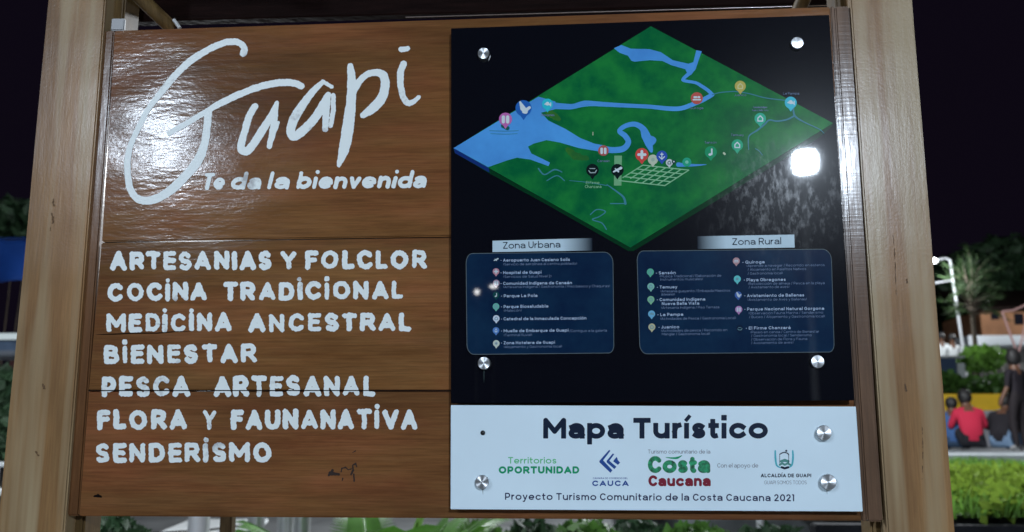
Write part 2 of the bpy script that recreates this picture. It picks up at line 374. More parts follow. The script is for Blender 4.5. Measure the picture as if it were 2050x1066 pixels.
g = {  # lowercase, y in x-height units
 'a': (.74, [[(.06, .84)] + arc(.5, .62, .48, .38, 140, 0, 8) + [(1, 0)], [(1, .52), (.45, .54)] + arc(.42, .27, .42, .27, 90, 270, 10) + [(.6, .02), (1, .2)]]),
 'b': (.8, [[(0, 2), (0, 0)], aO]), 'c': (.74, [arc(.55, .5, .55, .5, 42, 318, 16)]),
 'd': (.8, [[(1, 2), (1, 0)], aO]), 'e': (.8, [[(0, .48), (1, .48)] + arc(.5, .5, .5, .5, 0, 310, 18)]),
 'f': (.36, [[(1, 2), (.7, 2), (.35, 1.3), (.35, 0)], [(0, .97), (.9, .97)]]),
 'g': (.7, [aO, [(1, 1), (1, -.1)] + arc(.5, -.12, .5, .35, 0, -140, 8)]),
 'h': (.62, [[(0, 2), (0, 0)], [(0, .5)] + arc(.5, .55, .5, .45, 180, 0, 10) + [(1, 0)]]),
 'i': (.0, [[(.5, 0), (.5, 1)], [(.5, 1.42)]]), 'j': (.2, [[(1, 1), (1, -.2), (0, -.42)], [(1, 1.42)]]),
 'k': (.62, [[(0, 2), (0, 0)], [(1, 1), (0, .35)], [(.4, .6), (1, 0)]]),
 'l': (.0, [[(.5, 0), (.5, 2)]]),
 'm': (1.08, [[(0, 0), (0, 1)], [(0, .5)] + arc(.25, .6, .25, .4, 180, 0, 8) + [(.5, 0)], [(.5, .5)] + arc(.75, .6, .25, .4, 180, 0, 8) + [(1, 0)]]),
 'n': (.72, [[(0, 0), (0, 1)], [(0, .5)] + arc(.5, .55, .5, .45, 180, 0, 10) + [(1, 0)]]),
 'o': (.84, [aO]), 'p': (.82, [[(0, 1), (0, -1)], aO]), 'q': (.7, [[(1, 1), (1, -1)], aO]),
 'r': (.42, [[(0, 0), (0, 1)], [(0, .5), (.35, .92), (1, 1)]]),
 's': (.62, [S_]), 't': (.48, [[(.35, 1.45), (.35, .25)] + arc(.7, .25, .35, .25, 180, 290, 6), [(0, .98), (1, .98)]]),
 'u': (.72, [[(0, 1), (0, .45)] + arc(.5, .45, .5, .45, 180, 360, 10) + [(1, 1)], [(1, 1), (1, 0)]]),
 'v': (.66, [[(0, 1), (.5, 0), (1, 1)]]), 'x': (.6, [[(0, 1), (1, 0)], [(0, 0), (1, 1)]]),
 'y': (.66, [[(0, 1), (.5, 0)], [(1, 1), (.3, -.5), (0, -.5)]]), 'z': (.56, [[(0, 1), (1, 1), (0, 0), (1, 0)]]),
}
ACC = {'\u00e1': 'a', '\u00e9': 'e', '\u00ed': 'i', '\u00f3': 'o', '\u00cd': 'I', '\u00c1': 'A'}
def layout(s, w, xh=.72, tr=.12, sp=.34, mono=0.):
    """strokes of a string in cap-height units, pen starting at 0; returns strokes, total width"""
    out = []; x = 0.
    for ch in s:
        if ch == ' ': x += sp; continue
        acc = ACC.get(ch); base = acc or ch; up = base in G
        wd, st = (G if up else g)[base]; H = 1. if up else xh
        bw = max(w, wd if not mono else max(wd, .0)) if wd else w
        for p in st:
            q = []
            if acc in ('i', 'I') and len(p) == 1: continue
            for X, Yv in p:
                if len(p) == 1 and not up: yy = xh * 1.0 + w * .95 + .02
                elif Yv == 2: yy = 1.06 - w / 2
                elif Yv == -1: yy = -.28 + w / 2
                elif not up and Yv > 1.3: yy = .95 - w / 2
                else: yy = w / 2 + Yv * (H - w)
                q.append((x + w / 2 + X * (bw - w), yy))
            out.append((q, w if not (len(p) == 1 and not up) else w * 1.12))
        if acc: out.append(([(x + bw / 2, H + w * .55 + .02), (x + bw / 2 + .1, H + w * .55 + .16)], w * .75))
        x += bw + tr
    return out, x - tr
def text(name, s, p0, p1, cap, w, Y, m, parent, tr=.12, sp=.34, xh=.72, slant=0., style='square', cell=.7, rough=0., jit=0., seed=1., dotr=None):
    """a line of lettering from p0 to p1 (pixels, baseline ends), cap height in px, stroke weight as share of it"""
    st, tot = layout(s, w, xh, tr, sp)
    dx, dy = p1[0] - p0[0], p1[1] - p0[1]; L = math.hypot(dx, dy); ux, uy = dx / L, dy / L
    k = L / tot; rnd = random.Random(seed)
    out = []
    for q, ww in st:
        ja = (rnd.uniform(-jit, jit), rnd.uniform(-jit, jit)); jw = 1 + rnd.uniform(-.12, .12) * (jit > 0)
        pp = []
        for X, Yv in q:
            a = X * k + slant * Yv * cap; b = Yv * cap
            pp.append((p0[0] + ux * a + uy * b + ja[0], p0[1] + uy * a - ux * b + ja[1]))
        if jit: # hand wobble
            pp = [(a + rnd.uniform(-jit, jit) * .5, b + rnd.uniform(-jit, jit) * .5) for a, b in pp]
        out.append((pp, ww * cap * jw))
    return strokes_mesh(name, out, Y, m, parent, cell=cell, rough=rough, cap=style, seed=seed)

# ------------------------------------------------------------------ foliage and figures
def leaves(name, c, r, n, size, m, parent=None, seed=0, up=.3, long=1.6, shell=.35, zmin=None):
    rs = np.random.RandomState(seed); V = []; Fc = []
    c = np.array(c, float); r = np.array(r, float)
    lump = rs.normal(size=(9, 3)); lump /= np.linalg.norm(lump, axis=1)[:, None]
    for i in range(n):
        d = rs.normal(size=3); d /= np.linalg.norm(d)
        rad = (shell + (1 - shell) * rs.rand()) * (1 + .28 * max(0, (lump @ d).max() - .6) - .15 * rs.rand())
        p = c + d * r * rad
        if zmin is not None and p[2] < zmin: p[2] = zmin + rs.rand() * .05
        a = rs.normal(size=3); a[2] += up; a /= np.linalg.norm(a); b = np.cross(a, rs.normal(size=3)); b /= np.linalg.norm(b)
        s = size * (.6 + .8 * rs.rand()); k = len(V); nn = np.cross(a, b)
        V += [p - a * s * long * .5, p + b * s * .5 + nn * s * .1, p + a * s * long * .5, p - b * s * .5 + nn * s * .1]
        Fc.append((k, k + 1, k + 2, k + 3))
    return mesh(name, V, Fc, m, parent)
def grass(name, quad, n, h, m, zf, seed=0, kind='stuff'):
    rs = np.random.RandomState(seed); V = []; Fc = []
    (xa, ya), (xb, yb) = quad
    for i in range(n):
        x = xa + (xb - xa) * rs.rand(); y = ya + (yb - ya) * rs.rand(); z = zf(x, y) - .02
        a = rs.rand() * 6.283; w = h * .09; hh = h * (.5 + rs.rand()); lx, ly = rs.normal(size=2) * h * .35
        dx, dy = math.cos(a) * w, math.sin(a) * w; k = len(V)
        V += [(x - dx, y - dy, z), (x + dx, y + dy, z), (x + lx * .5 + dx * .7, y + ly * .5 + dy * .7, z + hh * .6), (x + lx * .5 - dx * .7, y + ly * .5 - dy * .7, z + hh * .6), (x + lx, y + ly, z + hh)]
        Fc += [(k, k + 1, k + 2, k + 3), (k + 3, k + 2, k + 4)]
    return mesh(name, V, Fc, m)
def figure(root, J, E, R, kinds, mats, hair=None, hairm=None):
    """one continuous body from a skeleton; kinds: joint -> index of the material round it"""
    names = list(J); me = bpy.data.meshes.new('body'); me.from_pydata([J[k] for k in names], [(names.index(a), names.index(b)) for a, b in E], [])
    o = bpy.data.objects.new('tmpbody', me); C.objects.link(o)
    md = o.modifiers.new('s', 'SKIN'); md.use_smooth_shade = True
    for i, k in enumerate(names): me.skin_vertices[0].data[i].radius = (R[k] if isinstance(R[k], tuple) else (R[k], R[k]))
    me.skin_vertices[0].data[names.index('pelvis')].use_root = True
    sb = o.modifiers.new('b', 'SUBSURF'); sb.levels = 2; sb.render_levels = 2
    bpy.context.view_layer.update()
    ev = o.evaluated_get(bpy.context.evaluated_depsgraph_get()); m2 = bpy.data.meshes.new_from_object(ev); bpy.data.objects.remove(o)
    m2.name = 'body'; m2.materials.clear()
    for x in mats: m2.materials.append(x)
    segs = [(Vector(J[a]), Vector(J[b]), kinds[b]) for a, b in E]
    for p in m2.polygons:
        best = 9; bi = 0
        for a, b, k in segs:
            t = max(0, min(1, (p.center - a).dot(b - a) / max(1e-9, (b - a).length_squared))); d = (p.center - a.lerp(b, t)).length
            if d < best: best = d; bi = k
        p.material_index = bi
    m2.shade_smooth()
    b = bpy.data.objects.new('body', m2); C.objects.link(b); b.parent = root
    if hair:
        bm = bmesh.new(); bmesh.ops.create_icosphere(bm, subdivisions=3, radius=1, matrix=Matrix.Translation(hair[0]) @ Matrix.Diagonal((*hair[1], 1)))
        for v in bm.verts: v.co += Vector(mnoise.noise_vector(v.co * 14)) * .018
        from_bm('hair', bm, hairm, root, True)
    return b

# ================================================================== LARGE STRUCTURE: ground, terrace, posts and boards
M_pave = mat('pale_concrete_paving', (.3, .31, .31), .8, .3, bump=.2, var=.25, vscale=1.5)
M_tile = mat('plaza_pavement', (.23, .25, .26), .8, .3, bump=.2, var=.25, vscale=3)
M_soil = mat('dark_planter_wall', (.012, .013, .016), .9, .2, var=.4, vscale=6)
M_turf = mat('turf_soil', (.02, .035, .008), .9, .2, var=.4, vscale=9)
M_plinth = mat('grey_painted_plinth', (.3, .3, .32), .8, var=.2, vscale=2)
M_yellow = mat('yellow_painted_wall', (.8, .5, .02), .6, var=.12, vscale=2)
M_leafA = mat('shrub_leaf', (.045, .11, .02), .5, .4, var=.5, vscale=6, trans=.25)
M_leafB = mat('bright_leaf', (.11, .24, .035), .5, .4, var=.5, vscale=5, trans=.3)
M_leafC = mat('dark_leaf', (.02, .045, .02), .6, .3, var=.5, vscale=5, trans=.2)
M_grass = mat('grass_blade', (.12, .25, .04), .6, .3, var=.5, vscale=3, trans=.3)
M_palm = mat('palm_leaf', (.055, .16, .02), .4, .5, var=.4, vscale=9, trans=.2)
M_trunk = mat('bark', (.09, .07, .05), .9, bump=.4, var=.3)
M_galv = mat('galvanised_steel', (.62, .64, .66), .4, metal=.35, bump=.1)
M_skin = mat('skin', (.12, .055, .03), .5)
M_hair = mat('black_hair', (.008, .007, .007), .6)

TZ = at(1960, 903, 15).z                     # terrace height
FZ = at(1980, 1030, 5).z                     # front edge of the grass bed
bm = bmesh.new()
for x, y in ((-150, -80), (150, -80), (150, 250), (-150, 250)): bm.verts.new((x, y, 0))
bm.faces.new(bm.verts); tag(from_bm('ground', bm, M_pave), None, None, kind='structure')
tag(box('terrace', (31.2, 39.1, TZ / 2), (60, 55.2, TZ), M_tile, bev=.0), None, None, kind='structure')   # x 1.2.. , y 13.5..66.5
def bedz(x, y): return FZ + (TZ - .1 - FZ) * min(1, max(0, (y - 5) / 6.5)) + .06 * mnoise.noise(Vector((x * .9, y * .7, 0)))
V = []; Fc = []; nx, ny = 60, 30
for j in range(ny + 1):
    for i in range(nx + 1):
        x = 1.6 + 14 * i / nx; y = 5 + 6.5 * j / ny; V.append((x, y, bedz(x, y)))
for j in range(ny):
    for i in range(nx): k = j * (nx + 1) + i; Fc.append((k, k + 1, k + nx + 2, k + nx + 1))
tag(mesh('grass_bed', V, Fc, M_turf, smooth=True), None, None, kind='structure')
w = box('planter_wall', (8.6, 4.9, (FZ - .06) / 2), (14.2, .18, FZ - .06), M_soil, bev=.01)
tag(w, 'dark low retaining wall in front of the sloping grass bed', 'wall')

# ---- wooden signboard
sign = thing('wooden_signboard', 'tall varnished wooden welcome board with white hand painted words between two pale posts', 'signboard', (0, 0, 0))
YP = -.006
def post(q, z0, name='post', Y=YP, depth=.11, m=M_post, bev=.003, bow=(0, 0)):
    (xa, ya), (xb, yb), (xc, yc), (xd, yd) = q     # top-left, top-right, bottom-right, bottom-left
    tl, tr, br, bl = (at(x, y, Y) for x, y in q)
    def ext(a, b, z): t = (z - a.z) / (b.z - a.z); return a.lerp(b, t)
    top = 2.62
    A = [ext(tl, bl, top), ext(tr, br, top), ext(tr, br, z0), ext(tl, bl, z0)]
    bm = bmesh.new(); n_ = 40; rows = []
    for k in range(n_ + 1):
        t = k / n_; L = A[0].lerp(A[3], t); R = A[1].lerp(A[2], t); L.x += bow[0] * .001 * 4 * t * (1 - t); R.x += bow[1] * .001 * 4 * t * (1 - t)
        o1 = .0012 * mnoise.noise(Vector((1.3, L.z * 3, xa))); o2 = .0012 * mnoise.noise(Vector((7.3, L.z * 3, xa)))
        rows.append([bm.verts.new(p) for p in (L + Vector((o1, 0, 0)), R + Vector((o2, 0, 0)), R + Vector((o2, depth, 0)), L + Vector((o1, depth, 0)))])
    for a, b in zip(rows, rows[1:]):
        for i in range(4): bm.faces.new((a[i], a[(i + 1) % 4], b[(i + 1) % 4], b[i]))
    bm.faces.new(rows[0][::-1]); bm.faces.new(rows[-1])
    bmesh.ops.recalc_face_normals(bm, faces=bm.faces)
    ed = [e for e in bm.edges if abs((e.verts[0].co - e.verts[1].co).normalized().z) > .9 and len(e.link_faces) == 2 and e.link_faces[0].normal.dot(e.link_faces[1].normal) < .5]
    bmesh.ops.bevel(bm, geom=ed, offset=bev, segments=4, affect='EDGES')
    o = from_bm(name, bm, m, sign, True); o.data.polygons[0].use_smooth = True
    try: o.data.set_sharp_from_angle(angle=math.radians(50))
    except Exception: pass
    return o
M_stain = mat('post_stain', (.11, .06, .028), .6, .2, var=.5, vscale=300)
POSTL = post([(96, 0), (209, 0), (123, 1066), (-6, 1066)], 0, bow=(0, 4))
POSTR = post([(1702, 0), (1827, 0), (1912, 1066), (1777, 1066)], 0)
post([(212, 0), (251, 0), (168, 1066), (122, 1066)], 0, 'rear_post', .035, .07, M_back, .004)
post([(1672, 0), (1702, 0), (1774, 1066), (1744, 1066)], 0, 'rear_post', .035, .07, M_back, .004)
# planks (front at y=0), full width behind the panels
P1 = slab_px('plank', [(229, 61.5), (1662, 13.6), (1691, 462), (203, 484)], 0, .028, M_plank, sign, .0025)
P2 = slab_px('plank', [(202.5, 486.5), (1691, 464), (1709, 783), (177, 781.5)], .002, .026, M_plank2, sign, .002)
P3 = slab_px('plank', [(177, 783.3), (1709, 784.5), (1726, 1043), (158, 1033.5)], .0015, .026, M_plank3, sign, .002)
sl = [(205.5, 62), (228.2, 61.3), (157, 1033.5), (133, 1033)]
slab_px('side_strip', sl, .004, .03, M_strip2, sign, .003)
slab_px('side_strip', [(1671.5, 12.8), (1700.5, 12), (1768, 1045), (1736, 1044.5)], -.004, .03, M_strip, sign, .003)
slab_px('side_strip', [(1662.5, 13.2), (1670.3, 13), (1734.8, 1044), (1726, 1043.5)], -.0015, .02, M_strip, sign, .002)
# plank crack lines, knots, dark scribble
M_crack = mat('crack_dark', (.006, .003, .002), .9, .1)
strokes_mesh('crack', [([(190, 670), (230, 669), (270, 667), (315, 667), (350, 664), (400, 663)], [.5, 1.6, 1.8, 1.6, 1.1, .4]), ([(300, 648), (330, 650)], [.4, .8])], -.0002, M_crack, P2, cell=.6)
strokes_mesh('knot', [([(189, 994), (197, 993), (203, 995)], [4, 7, 3])], .0009, M_crack, P3, cell=.8, rough=1.2)
M_burn = mat('dark_brown_mark', (.018, .007, .003), .6, .3)
strokes_mesh('dark_mark', [([(658, 952), (666, 942)], [4, 5]), ([(662, 948), (678, 950)], [8, 5]), ([(683, 944), (684, 938), (692, 936), (697, 941), (703, 939)], [2, 3, 2, 2, 3]),
    ([(703, 950), (707, 942), (706, 932), (712, 928), (714, 934)], [3, 4, 3, 3, 2]), ([(685, 962), (686, 958)], [3, 3]), ([(708, 950), (709, 964)], [3, 3]), ([(700, 910), (712, 903)], [1, 1.5])], .0009, M_burn, P3, cell=.8, rough=.9)
# ---- painted letters (flat paint on the planks)
YL = -.0006
def hand(s, x0, y0, x1, y1, top, par, seed, w=.265, **k):
    text('lettering', s, (x0, y0), (x1, y1), y0 - top, w, par[1], M_paint, par[0], tr=.14, sp=.5, style='round', cell=.9, rough=.95, jit=1., seed=seed, **k)
L1 = (P1, -.0006); L2 = (P2, .0013); L3 = (P3, .0009)
hand('ARTESANIAS', 221, 541.5, 544, 541, 503.5, L2, 11)
hand('Y', 562, 539, 594, 539, 503.5, L2, 12); hand('FOLCLOR', 612, 540, 854, 538.5, 502, L2, 13)
hand('COC\u0130NA', 216, 604, 415, 602.5, 567, L2, 14); hand('TRAD\u0130C\u0130ONAL', 446, 602.5, 808, 599.5, 565.5, L2, 15)
hand('MED\u0130C\u0130NA', 213, 665.5, 463, 664, 628, L2, 16); hand('ANCESTRAL', 497, 664.5, 824, 663.5, 627.5, L2, 17)
hand('B\u0130ENESTAR', 208, 729, 514, 726.5, 691, L2, 18)
hand('PESCA', 203, 795.5, 380, 794.5, 754, (P2, -.0004), 19); hand('ARTESANAL', 427, 794.5, 752, 794, 753, (P2, -.0004), 20)
hand('FLORA', 195, 861, 374, 859.5, 821, L3, 21); hand('Y', 405, 860, 433, 860, 822, L3, 22, w=.24); hand('FAUNANAT\u0130VA', 462, 860.5, 836, 860, 820, L3, 23)
hand('SENDER\u0130SMO', 190, 927, 544, 926, 887, L3, 24)
strokes_mesh('plank_gap', [([(178, 782.4), (902, 782.2)], [2.2, 1.8])], -.0008, M_crack, P2, cell=.7)
for s, a, b, yb in (('Te', 404, 446, 380.5), ('da', 459, 521, 380), ('la', 533, 578, 379.5), ('bienvenida', 592, 852, 378.5)):
    text('lettering', s, (a, yb), (b, yb - (b - a) * .006), 34, .235, L1[1], M_paint, P1, tr=.07, xh=.72, slant=.25, style='round', cell=.8, rough=.45, jit=.5, seed=a)
logo = [
 ([(487,107),(489,96),(478,86),(459,84),(438,90),(417,100),(390,116),(369,133),(348,154),(331,175),(313,197),(296,220),(282,247),(268,275),(259,300),(255,324),(256,352),(261,379),(275,398),(296,402),(320,395),(348,376),(372,352),(393,327),(405,303),(412,275),(417,228)],
  [14,13,13,13,13,13,14,14,14,14,12,11,11,11,12,13,13,14,15,16,17,18,18,19,17,15,15]),
 ([(339,267),(376,246),(411,225),(438,209),(473,192),(490,185),(520,174),(559,166),(589,167),(603,173)], [11,11,11,13,14,13,14,14,14,13]),
 ([(510,214),(499,233),(490,263),(482,297),(493,303),(505,292),(526,260),(544,230),(554,206)], [14,14,14,15,17,16,16,13,8]),
 ([(553,210),(550,236),(546,264),(539,294)], [10,12,14,10]), ([(557,246),(549,262)], [7,10]),
 ([(647,164),(628,182),(607,209),(589,238),(582,262),(588,274),(604,264),(628,240),(646,212),(657,191)], [9,13,16,19,18,17,18,17,17,13]),
 ([(647,164),(664,174)], [7,8]), ([(667,191),(667,221),(662,252)], [9,10,9]), ([(656,196),(653,225),(651,259)], [12,14,12]),
 ([(701,133),(704,158),(703,200),(700,230),(695,266),(688,302),(678,332)], [12,17,19,22,24,21,7]),
 ([(707,184),(724,158),(745,146),(766,150),(771,170),(764,197),(745,218),(727,231)], [15,13,13,17,18,19,19,12]),
 ([(803,99.5),(816,98)], [11,10]),
 ([(808,128),(802,146),(802,170),(807,194),(817,207),(827,204),(838,195)], [13,14,13,12,12,10,8])]
def smooth(pts, w):
    P = np.array(pts, float); Wd = np.array(w, float); out = []; ow = []
    if len(P) < 3: return pts, w
    for i in range(len(P) - 1):
        a = P[max(0, i - 1)]; b = P[i]; c = P[i + 1]; d = P[min(len(P) - 1, i + 2)]
        for k in range(5):
            t = k / 5; out.append(tuple(.5 * ((2 * b) + (c - a) * t + (2 * a - 5 * b + 4 * c - d) * t * t + (3 * b - 3 * c + d - a) * t ** 3))); ow.append(Wd[i] * (1 - t) + Wd[i + 1] * t)
    out.append(tuple(P[-1])); ow.append(Wd[-1]); return out, ow
strokes_mesh('lettering', [smooth(p, w) for p, w in logo], L1[1], M_paint, P1, cell=1., rough=.8, seed=4)

for pts, w in (([(107, 398), (108, 412)], [2, 3]), ([(104, 428), (106, 446)], [3, 4]), ([(101, 458), (102, 466)], [3, 2]), ([(112, 430), (112, 436)], [2, 2]), ([(86, 770), (88, 778)], [3, 4]), ([(72, 905), (76, 912)], [5, 4])):
    strokes_mesh('stain', [(pts, w)], -.0064, M_stain, POSTL, cell=.8, rough=2.2, seed=w[0])
for pts, w in (([(1788, 470), (1792, 520), (1794, 590)], [1, 1.6, .6]), ([(1815, 560), (1816, 566)], [4, 3]), ([(1846, 850), (1848, 900), (1846, 960)], [.6, 1.4, .6]), ([(1812, 770), (1814, 782)], [3, 5])):
    strokes_mesh('stain', [(pts, w)], -.0064, M_stain, POSTR, cell=.7, rough=.9, seed=w[0])
# rear header beam, braces, roof
def slab_w(name, pts, m, parent, thick, bev=.003):
    """thick sheet through four world points"""
    bm = bmesh.new(); a, b, c, d = (Vector(p) for p in pts); nn = (b - a).cross(d - a).normalized() * thick
    lo = [bm.verts.new(p) for p in (a, b, c, d)]; hi = [bm.verts.new(p + nn) for p in (a, b, c, d)]
    bm.faces.new(lo[::-1]); bm.faces.new(hi)
    for i in range(4): bm.faces.new((lo[i], lo[(i + 1) % 4], hi[(i + 1) % 4], hi[i]))
    bmesh.ops.recalc_face_normals(bm, faces=bm.faces)
    if bev: bmesh.ops.bevel(bm, geom=bm.edges[:], offset=bev, segments=1, affect='EDGES')
    return from_bm(name, bm, m, parent)
hb = [at(252, 44, .2), at(1700, 5, .2)]
slab_w('header_beam', [hb[0], hb[1], hb[1] + Vector((0, 0, .32)), hb[0] + Vector((0, 0, .32))], M_dark, sign, -.03)
M_edge = mat('metal_edge_trim', (.35, .3, .28), .3, metal=.8)
tube('edge_trim', [at(812, 35, .19), at(1700, 10, .19)], .0011, M_edge, sign, 8)  # glint along the beam's lower edge, built in as a thin pale tube
tube('brace', [at(345, 58, .06), at(262, -22, -.02)], .016, M_back, sign, 8)
tube('brace', [at(1596, 28, .06), at(1625, -40, -.02)], .016, M_back, sign, 8)
slab_px('plastic_clip', [(223, 37), (250, 37), (248, 61), (221, 61)], .012, .008, mat('white_plastic', (.3, .3, .3), .4), sign, .002)
tube('clip_pin', [at(348, 40, .03), at(360, 57, .03)], .004, mat('pale_plastic', (.5, .5, .5), .4), sign, 8)
zr = 2.62
slab_w('roof_panel', [(-1.35, -.42, zr - .02), (1.3, -.42, zr - .02), (1.3, .03, zr + .26), (-1.35, .03, zr + .26)], M_roof, sign, .02)
slab_w('roof_panel', [(-1.35, .03, zr + .26), (1.3, .03, zr + .26), (1.3, .46, zr - .02), (-1.35, .46, zr - .02)], M_roof, sign, .02)
tube('roof_ridge', [(-1.36, .03, zr + .285), (1.31, .03, zr + .285)], .03, M_roof, sign)
for x in (-.95, .9): slab_w('rafter', [(x, -.38, zr - .06), (x + .06, -.38, zr - .06), (x + .06, .42, zr - .06), (x, .42, zr - .06)], M_dark, sign, .05)

# ================================================================== MAP PANEL
YB = -.022
mp_ = thing('map_panel', 'glossy black acrylic tourist map panel with a green diamond shaped map, bolted on the board', 'map panel', (0, 0, 0))
slab_px('panel_sheet', [(903, 57), (1660, 30), (1711, 802), (902.5, 808)], YB, .006, M_black, mp_, .0008)
L = lambda k: YB - .0002 * k
poly_px('map_edge', [(908, 298), (1262, 496), (1667, 248), (1667, 252), (1640, 276), (1440, 399), (1268, 503), (1258, 503), (1100, 413), (977, 346), (910, 306)], L(1), M_green_edge, mp_)
poly_px('map_edge', [(908, 297), (978, 334), (980, 346), (911, 307)], L(2), M_sea_edge, mp_)
land = poly_px('map_land', [(908, 297), (1303, 53), (1668, 247), (1262, 496)], L(3), M_green, mp_)
poly_px('map_sea', [(908,297),(1078,194),(1092,198),(1112,204),(1112,219),(1083,226),(1098,242),(1131,258),(1162,277),(1190,288),(1212,292),(1212,305),(1196,303),(1159,297),(1122,286),(1094,281),(1068,288),(1057,294),(1064,308),(1085,318),(1101,326),(1098,333),(1084,328),(1062,320),(1035,316),(1014,322),(977,335)], L(4), M_sea, mp_)
poly_px('map_lake', [(1229,97),(1244,90.5),(1263,98),(1289,98.5),(1301,99),(1323,105),(1347,121),(1378,128),(1388,125),(1394,101),(1405,103),(1400,117),(1393,138),(1384,150),(1378,152),(1372,139),(1344,131),(1326,122.5),(1301,121),(1270,124),(1264,122),(1257,112),(1240,106)], L(4), M_sea, mp_)
riv = [([(1108,212),(1120,213),(1140,214),(1150,213),(1170,208),(1190,208),(1220,210),(1260,212),(1300,214),(1340,218),(1365,217),(1390,208),(1410,199),(1426,190)], [14,12,11,10,12,10,9,8,8,9,9,9,9,8]),
       ([(1426,190),(1418,182),(1405,173),(1392,166),(1370,162),(1368,158),(1380,147),(1388,138)], [7,7,7,6,6,6,8,9]),
       ([(1206,298),(1226,301),(1248,298),(1258,285),(1251,272),(1240,263),(1251,253),(1270,249),(1286,257),(1293,272),(1299,288),(1304,303)], [13,12,12,11,11,9,9,10,12,18,15,6]),
       ([(1298,276),(1308,281),(1302,290)], [10,12,8]), ([(1358,330),(1375,331),(1395,331),(1414,330)], [9,6,4,1])]
strokes_mesh('map_river', [smooth(a, b) for a, b in riv], L(5), M_sea, mp_, cell=1.)
thin = [([(1426,190),(1440,186),(1460,184),(1475,184),(1500,188),(1530,196),(1560,200),(1578,202)], 2), ([(1588,212),(1591,232),(1610,245),(1640,259),(1650,268)], [3,4,2.4,2,1]),
        ([(1591,232),(1575,240),(1555,243),(1540,241),(1530,250),(1515,262),(1500,272),(1498,285),(1499,300)], [4,3,3,3,3.5,3.5,2.5,2,1.5]), ([(1512,298),(1520,303),(1526,311)], 1.5),
        ([(1215,370),(1232,382),(1248,395),(1252,408)], [1.5,3,4,5]), ([(1222,408),(1252,408)], 2), ([(1078,338),(1090,350),(1110,340),(1125,345)], [3,2.5,3,2]), ([(1095,362),(1115,352),(1130,362)], 2),
        ([(1140,362),(1180,366),(1215,372)], [1,1.5,1.5]), ([(1182,430),(1195,420),(1212,424),(1200,434),(1186,440),(1205,447),(1214,460)], 2.2), ([(980,262),(1010,263),(1038,262)], 1.2), ([(982,268),(1012,269),(1036,268)], 1.2)]
strokes_mesh('map_stream', [smooth(a, [b] * len(a) if isinstance(b, (int, float)) else b) for a, b in thin], L(6), M_stream, mp_, cell=.8)
strokes_mesh('map_field', [([(1090,218),(1105,230),(1118,238)], [10,16,10]), ([(1136,300),(1150,312),(1175,318)], [10,16,8])][:1], L(3.5), M_lime, mp_, cell=1.6, rough=2.)
strokes_mesh('map_field', [([(1136, 300), (1150, 312), (1175, 318)], [10, 16, 8])], L(3.5), M_lime, mp_, cell=1.6, rough=2.)
gr = []
for i in range(7): u = i / 6; gr.append(([(1287 + 92 * u, 331 + 10 * u), (1239 + 92 * u, 362 + 10 * u)] if i > 1 else [(1287 + 92 * u, 331 + 10 * u), (1247 + 92 * u, 356 + 10 * u)], 2.2))
for i in range(5): v = i / 4; gr.append(([(1287 - 48 * v, 331 + 31 * v), (1379 - 48 * v, 341 + 31 * v)], 2.2))
strokes_mesh('map_streets', gr, L(6), M_grid, mp_, cell=.7)
poly_px('map_runway', [(1230, 312), (1245, 312), (1244, 372), (1229, 372)], L(5.5), M_grid2, mp_)
pc = {}
def pcol(c, a=None):
    if c not in pc: pc[c] = print_mat('pin_print', c)
    return pc[c]
def pin(x, y, r, c, icon, tip=True, ic=(.6, .68, .7), k=7, par=None):
    st = [([(x, y)], [2 * r])]
    if tip: st.append(([(x, y + r * .25), (x, y + r * 1.45)], [1.75 * r, 1.]))
    o = strokes_mesh('pin', st, L(k), pcol(c), par or mp_, cell=.8)
    s = r / 12.
    I = {'dot': [([(0, 0)], 9)], 'cross': [([(-6, 0), (6, 0)], 5), ([(0, -6), (0, 6)], 5)], 'plane': [([(-7, 3), (7, -4)], [3, 5]), ([(-4, -3), (2, 3)], [2, 3])],
         'whale': [([(-5, -9), (-1, 0), (3, 5)], [3, 8, 7]), ([(1, 5), (9, -1)], [6, 4])], 'anchor': [([(0, -7), (0, 6)], 2), ([(-6, 1), (0, 7), (6, 1)], 2), ([(-3, -4), (3, -4)], 2)],
         'house': [([(-5, 5), (-5, -1), (0, -6), (5, -1), (5, 5), (-5, 5)], 2.4)], 'bed': [([(-7, 3), (7, 3)], 3), ([(-5, -2), (-1, -2)], 4), ([(3, -2), (5, -2)], 4)],
         'note': [([(2, -6), (2, 4), (-2, 5)], [3, 3, 5])], 'fish': [([(-6, 0), (0, -1), (5, 1)], [2, 8, 3]), ([(7, -3), (7, 4)], 2)], 'people': [([(-4, -4), (-4, 5)], 6), ([(4, -4), (4, 5)], 6)],
         'boat': [([(-7, 1), (-4, 5), (5, 5), (8, 0)], 1.8), ([(-5, -3), (5, -3)], 1.5)]}[icon]
    strokes_mesh('pin_symbol', [([(x + a * s, y + b * s) for a, b in p], (np.array(w) * s) if not isinstance(w, (int, float)) else w * s) for p, w in I], L(k + 1), pcol(ic), o, cell=.6)
    return o
strokes_mesh('pin_shadow', [([(1008, 252), (1016, 257)], [10, 8])], L(6.5), pcol((.01, .1, .08)), mp_, cell=.8)  # dark green base printed under the pink pin
pin(1012, 239, 13, (.5, .14, .4), 'people'); pin(1048, 217, 16, (.02, .12, .42), 'whale'); pin(1096, 209, 11, (.03, .5, .6), 'fish')
pin(1208, 302, 10.5, (.42, .1, .09), 'people', False); pin(1186, 341, 12.5, (.005, .015, .015), 'boat', ic=(.35, .42, .42)); pin(1236, 341, 12.5, (.005, .015, .015), 'plane')
pin(1307, 320, 10, (.5, .56, .42), 'dot', ic=(.36, .46, .36), k=7); pin(1285, 310, 13, (.6, .07, .06), 'cross', k=9); pin(1325, 313, 11, (.03, .09, .42), 'anchor', k=11)
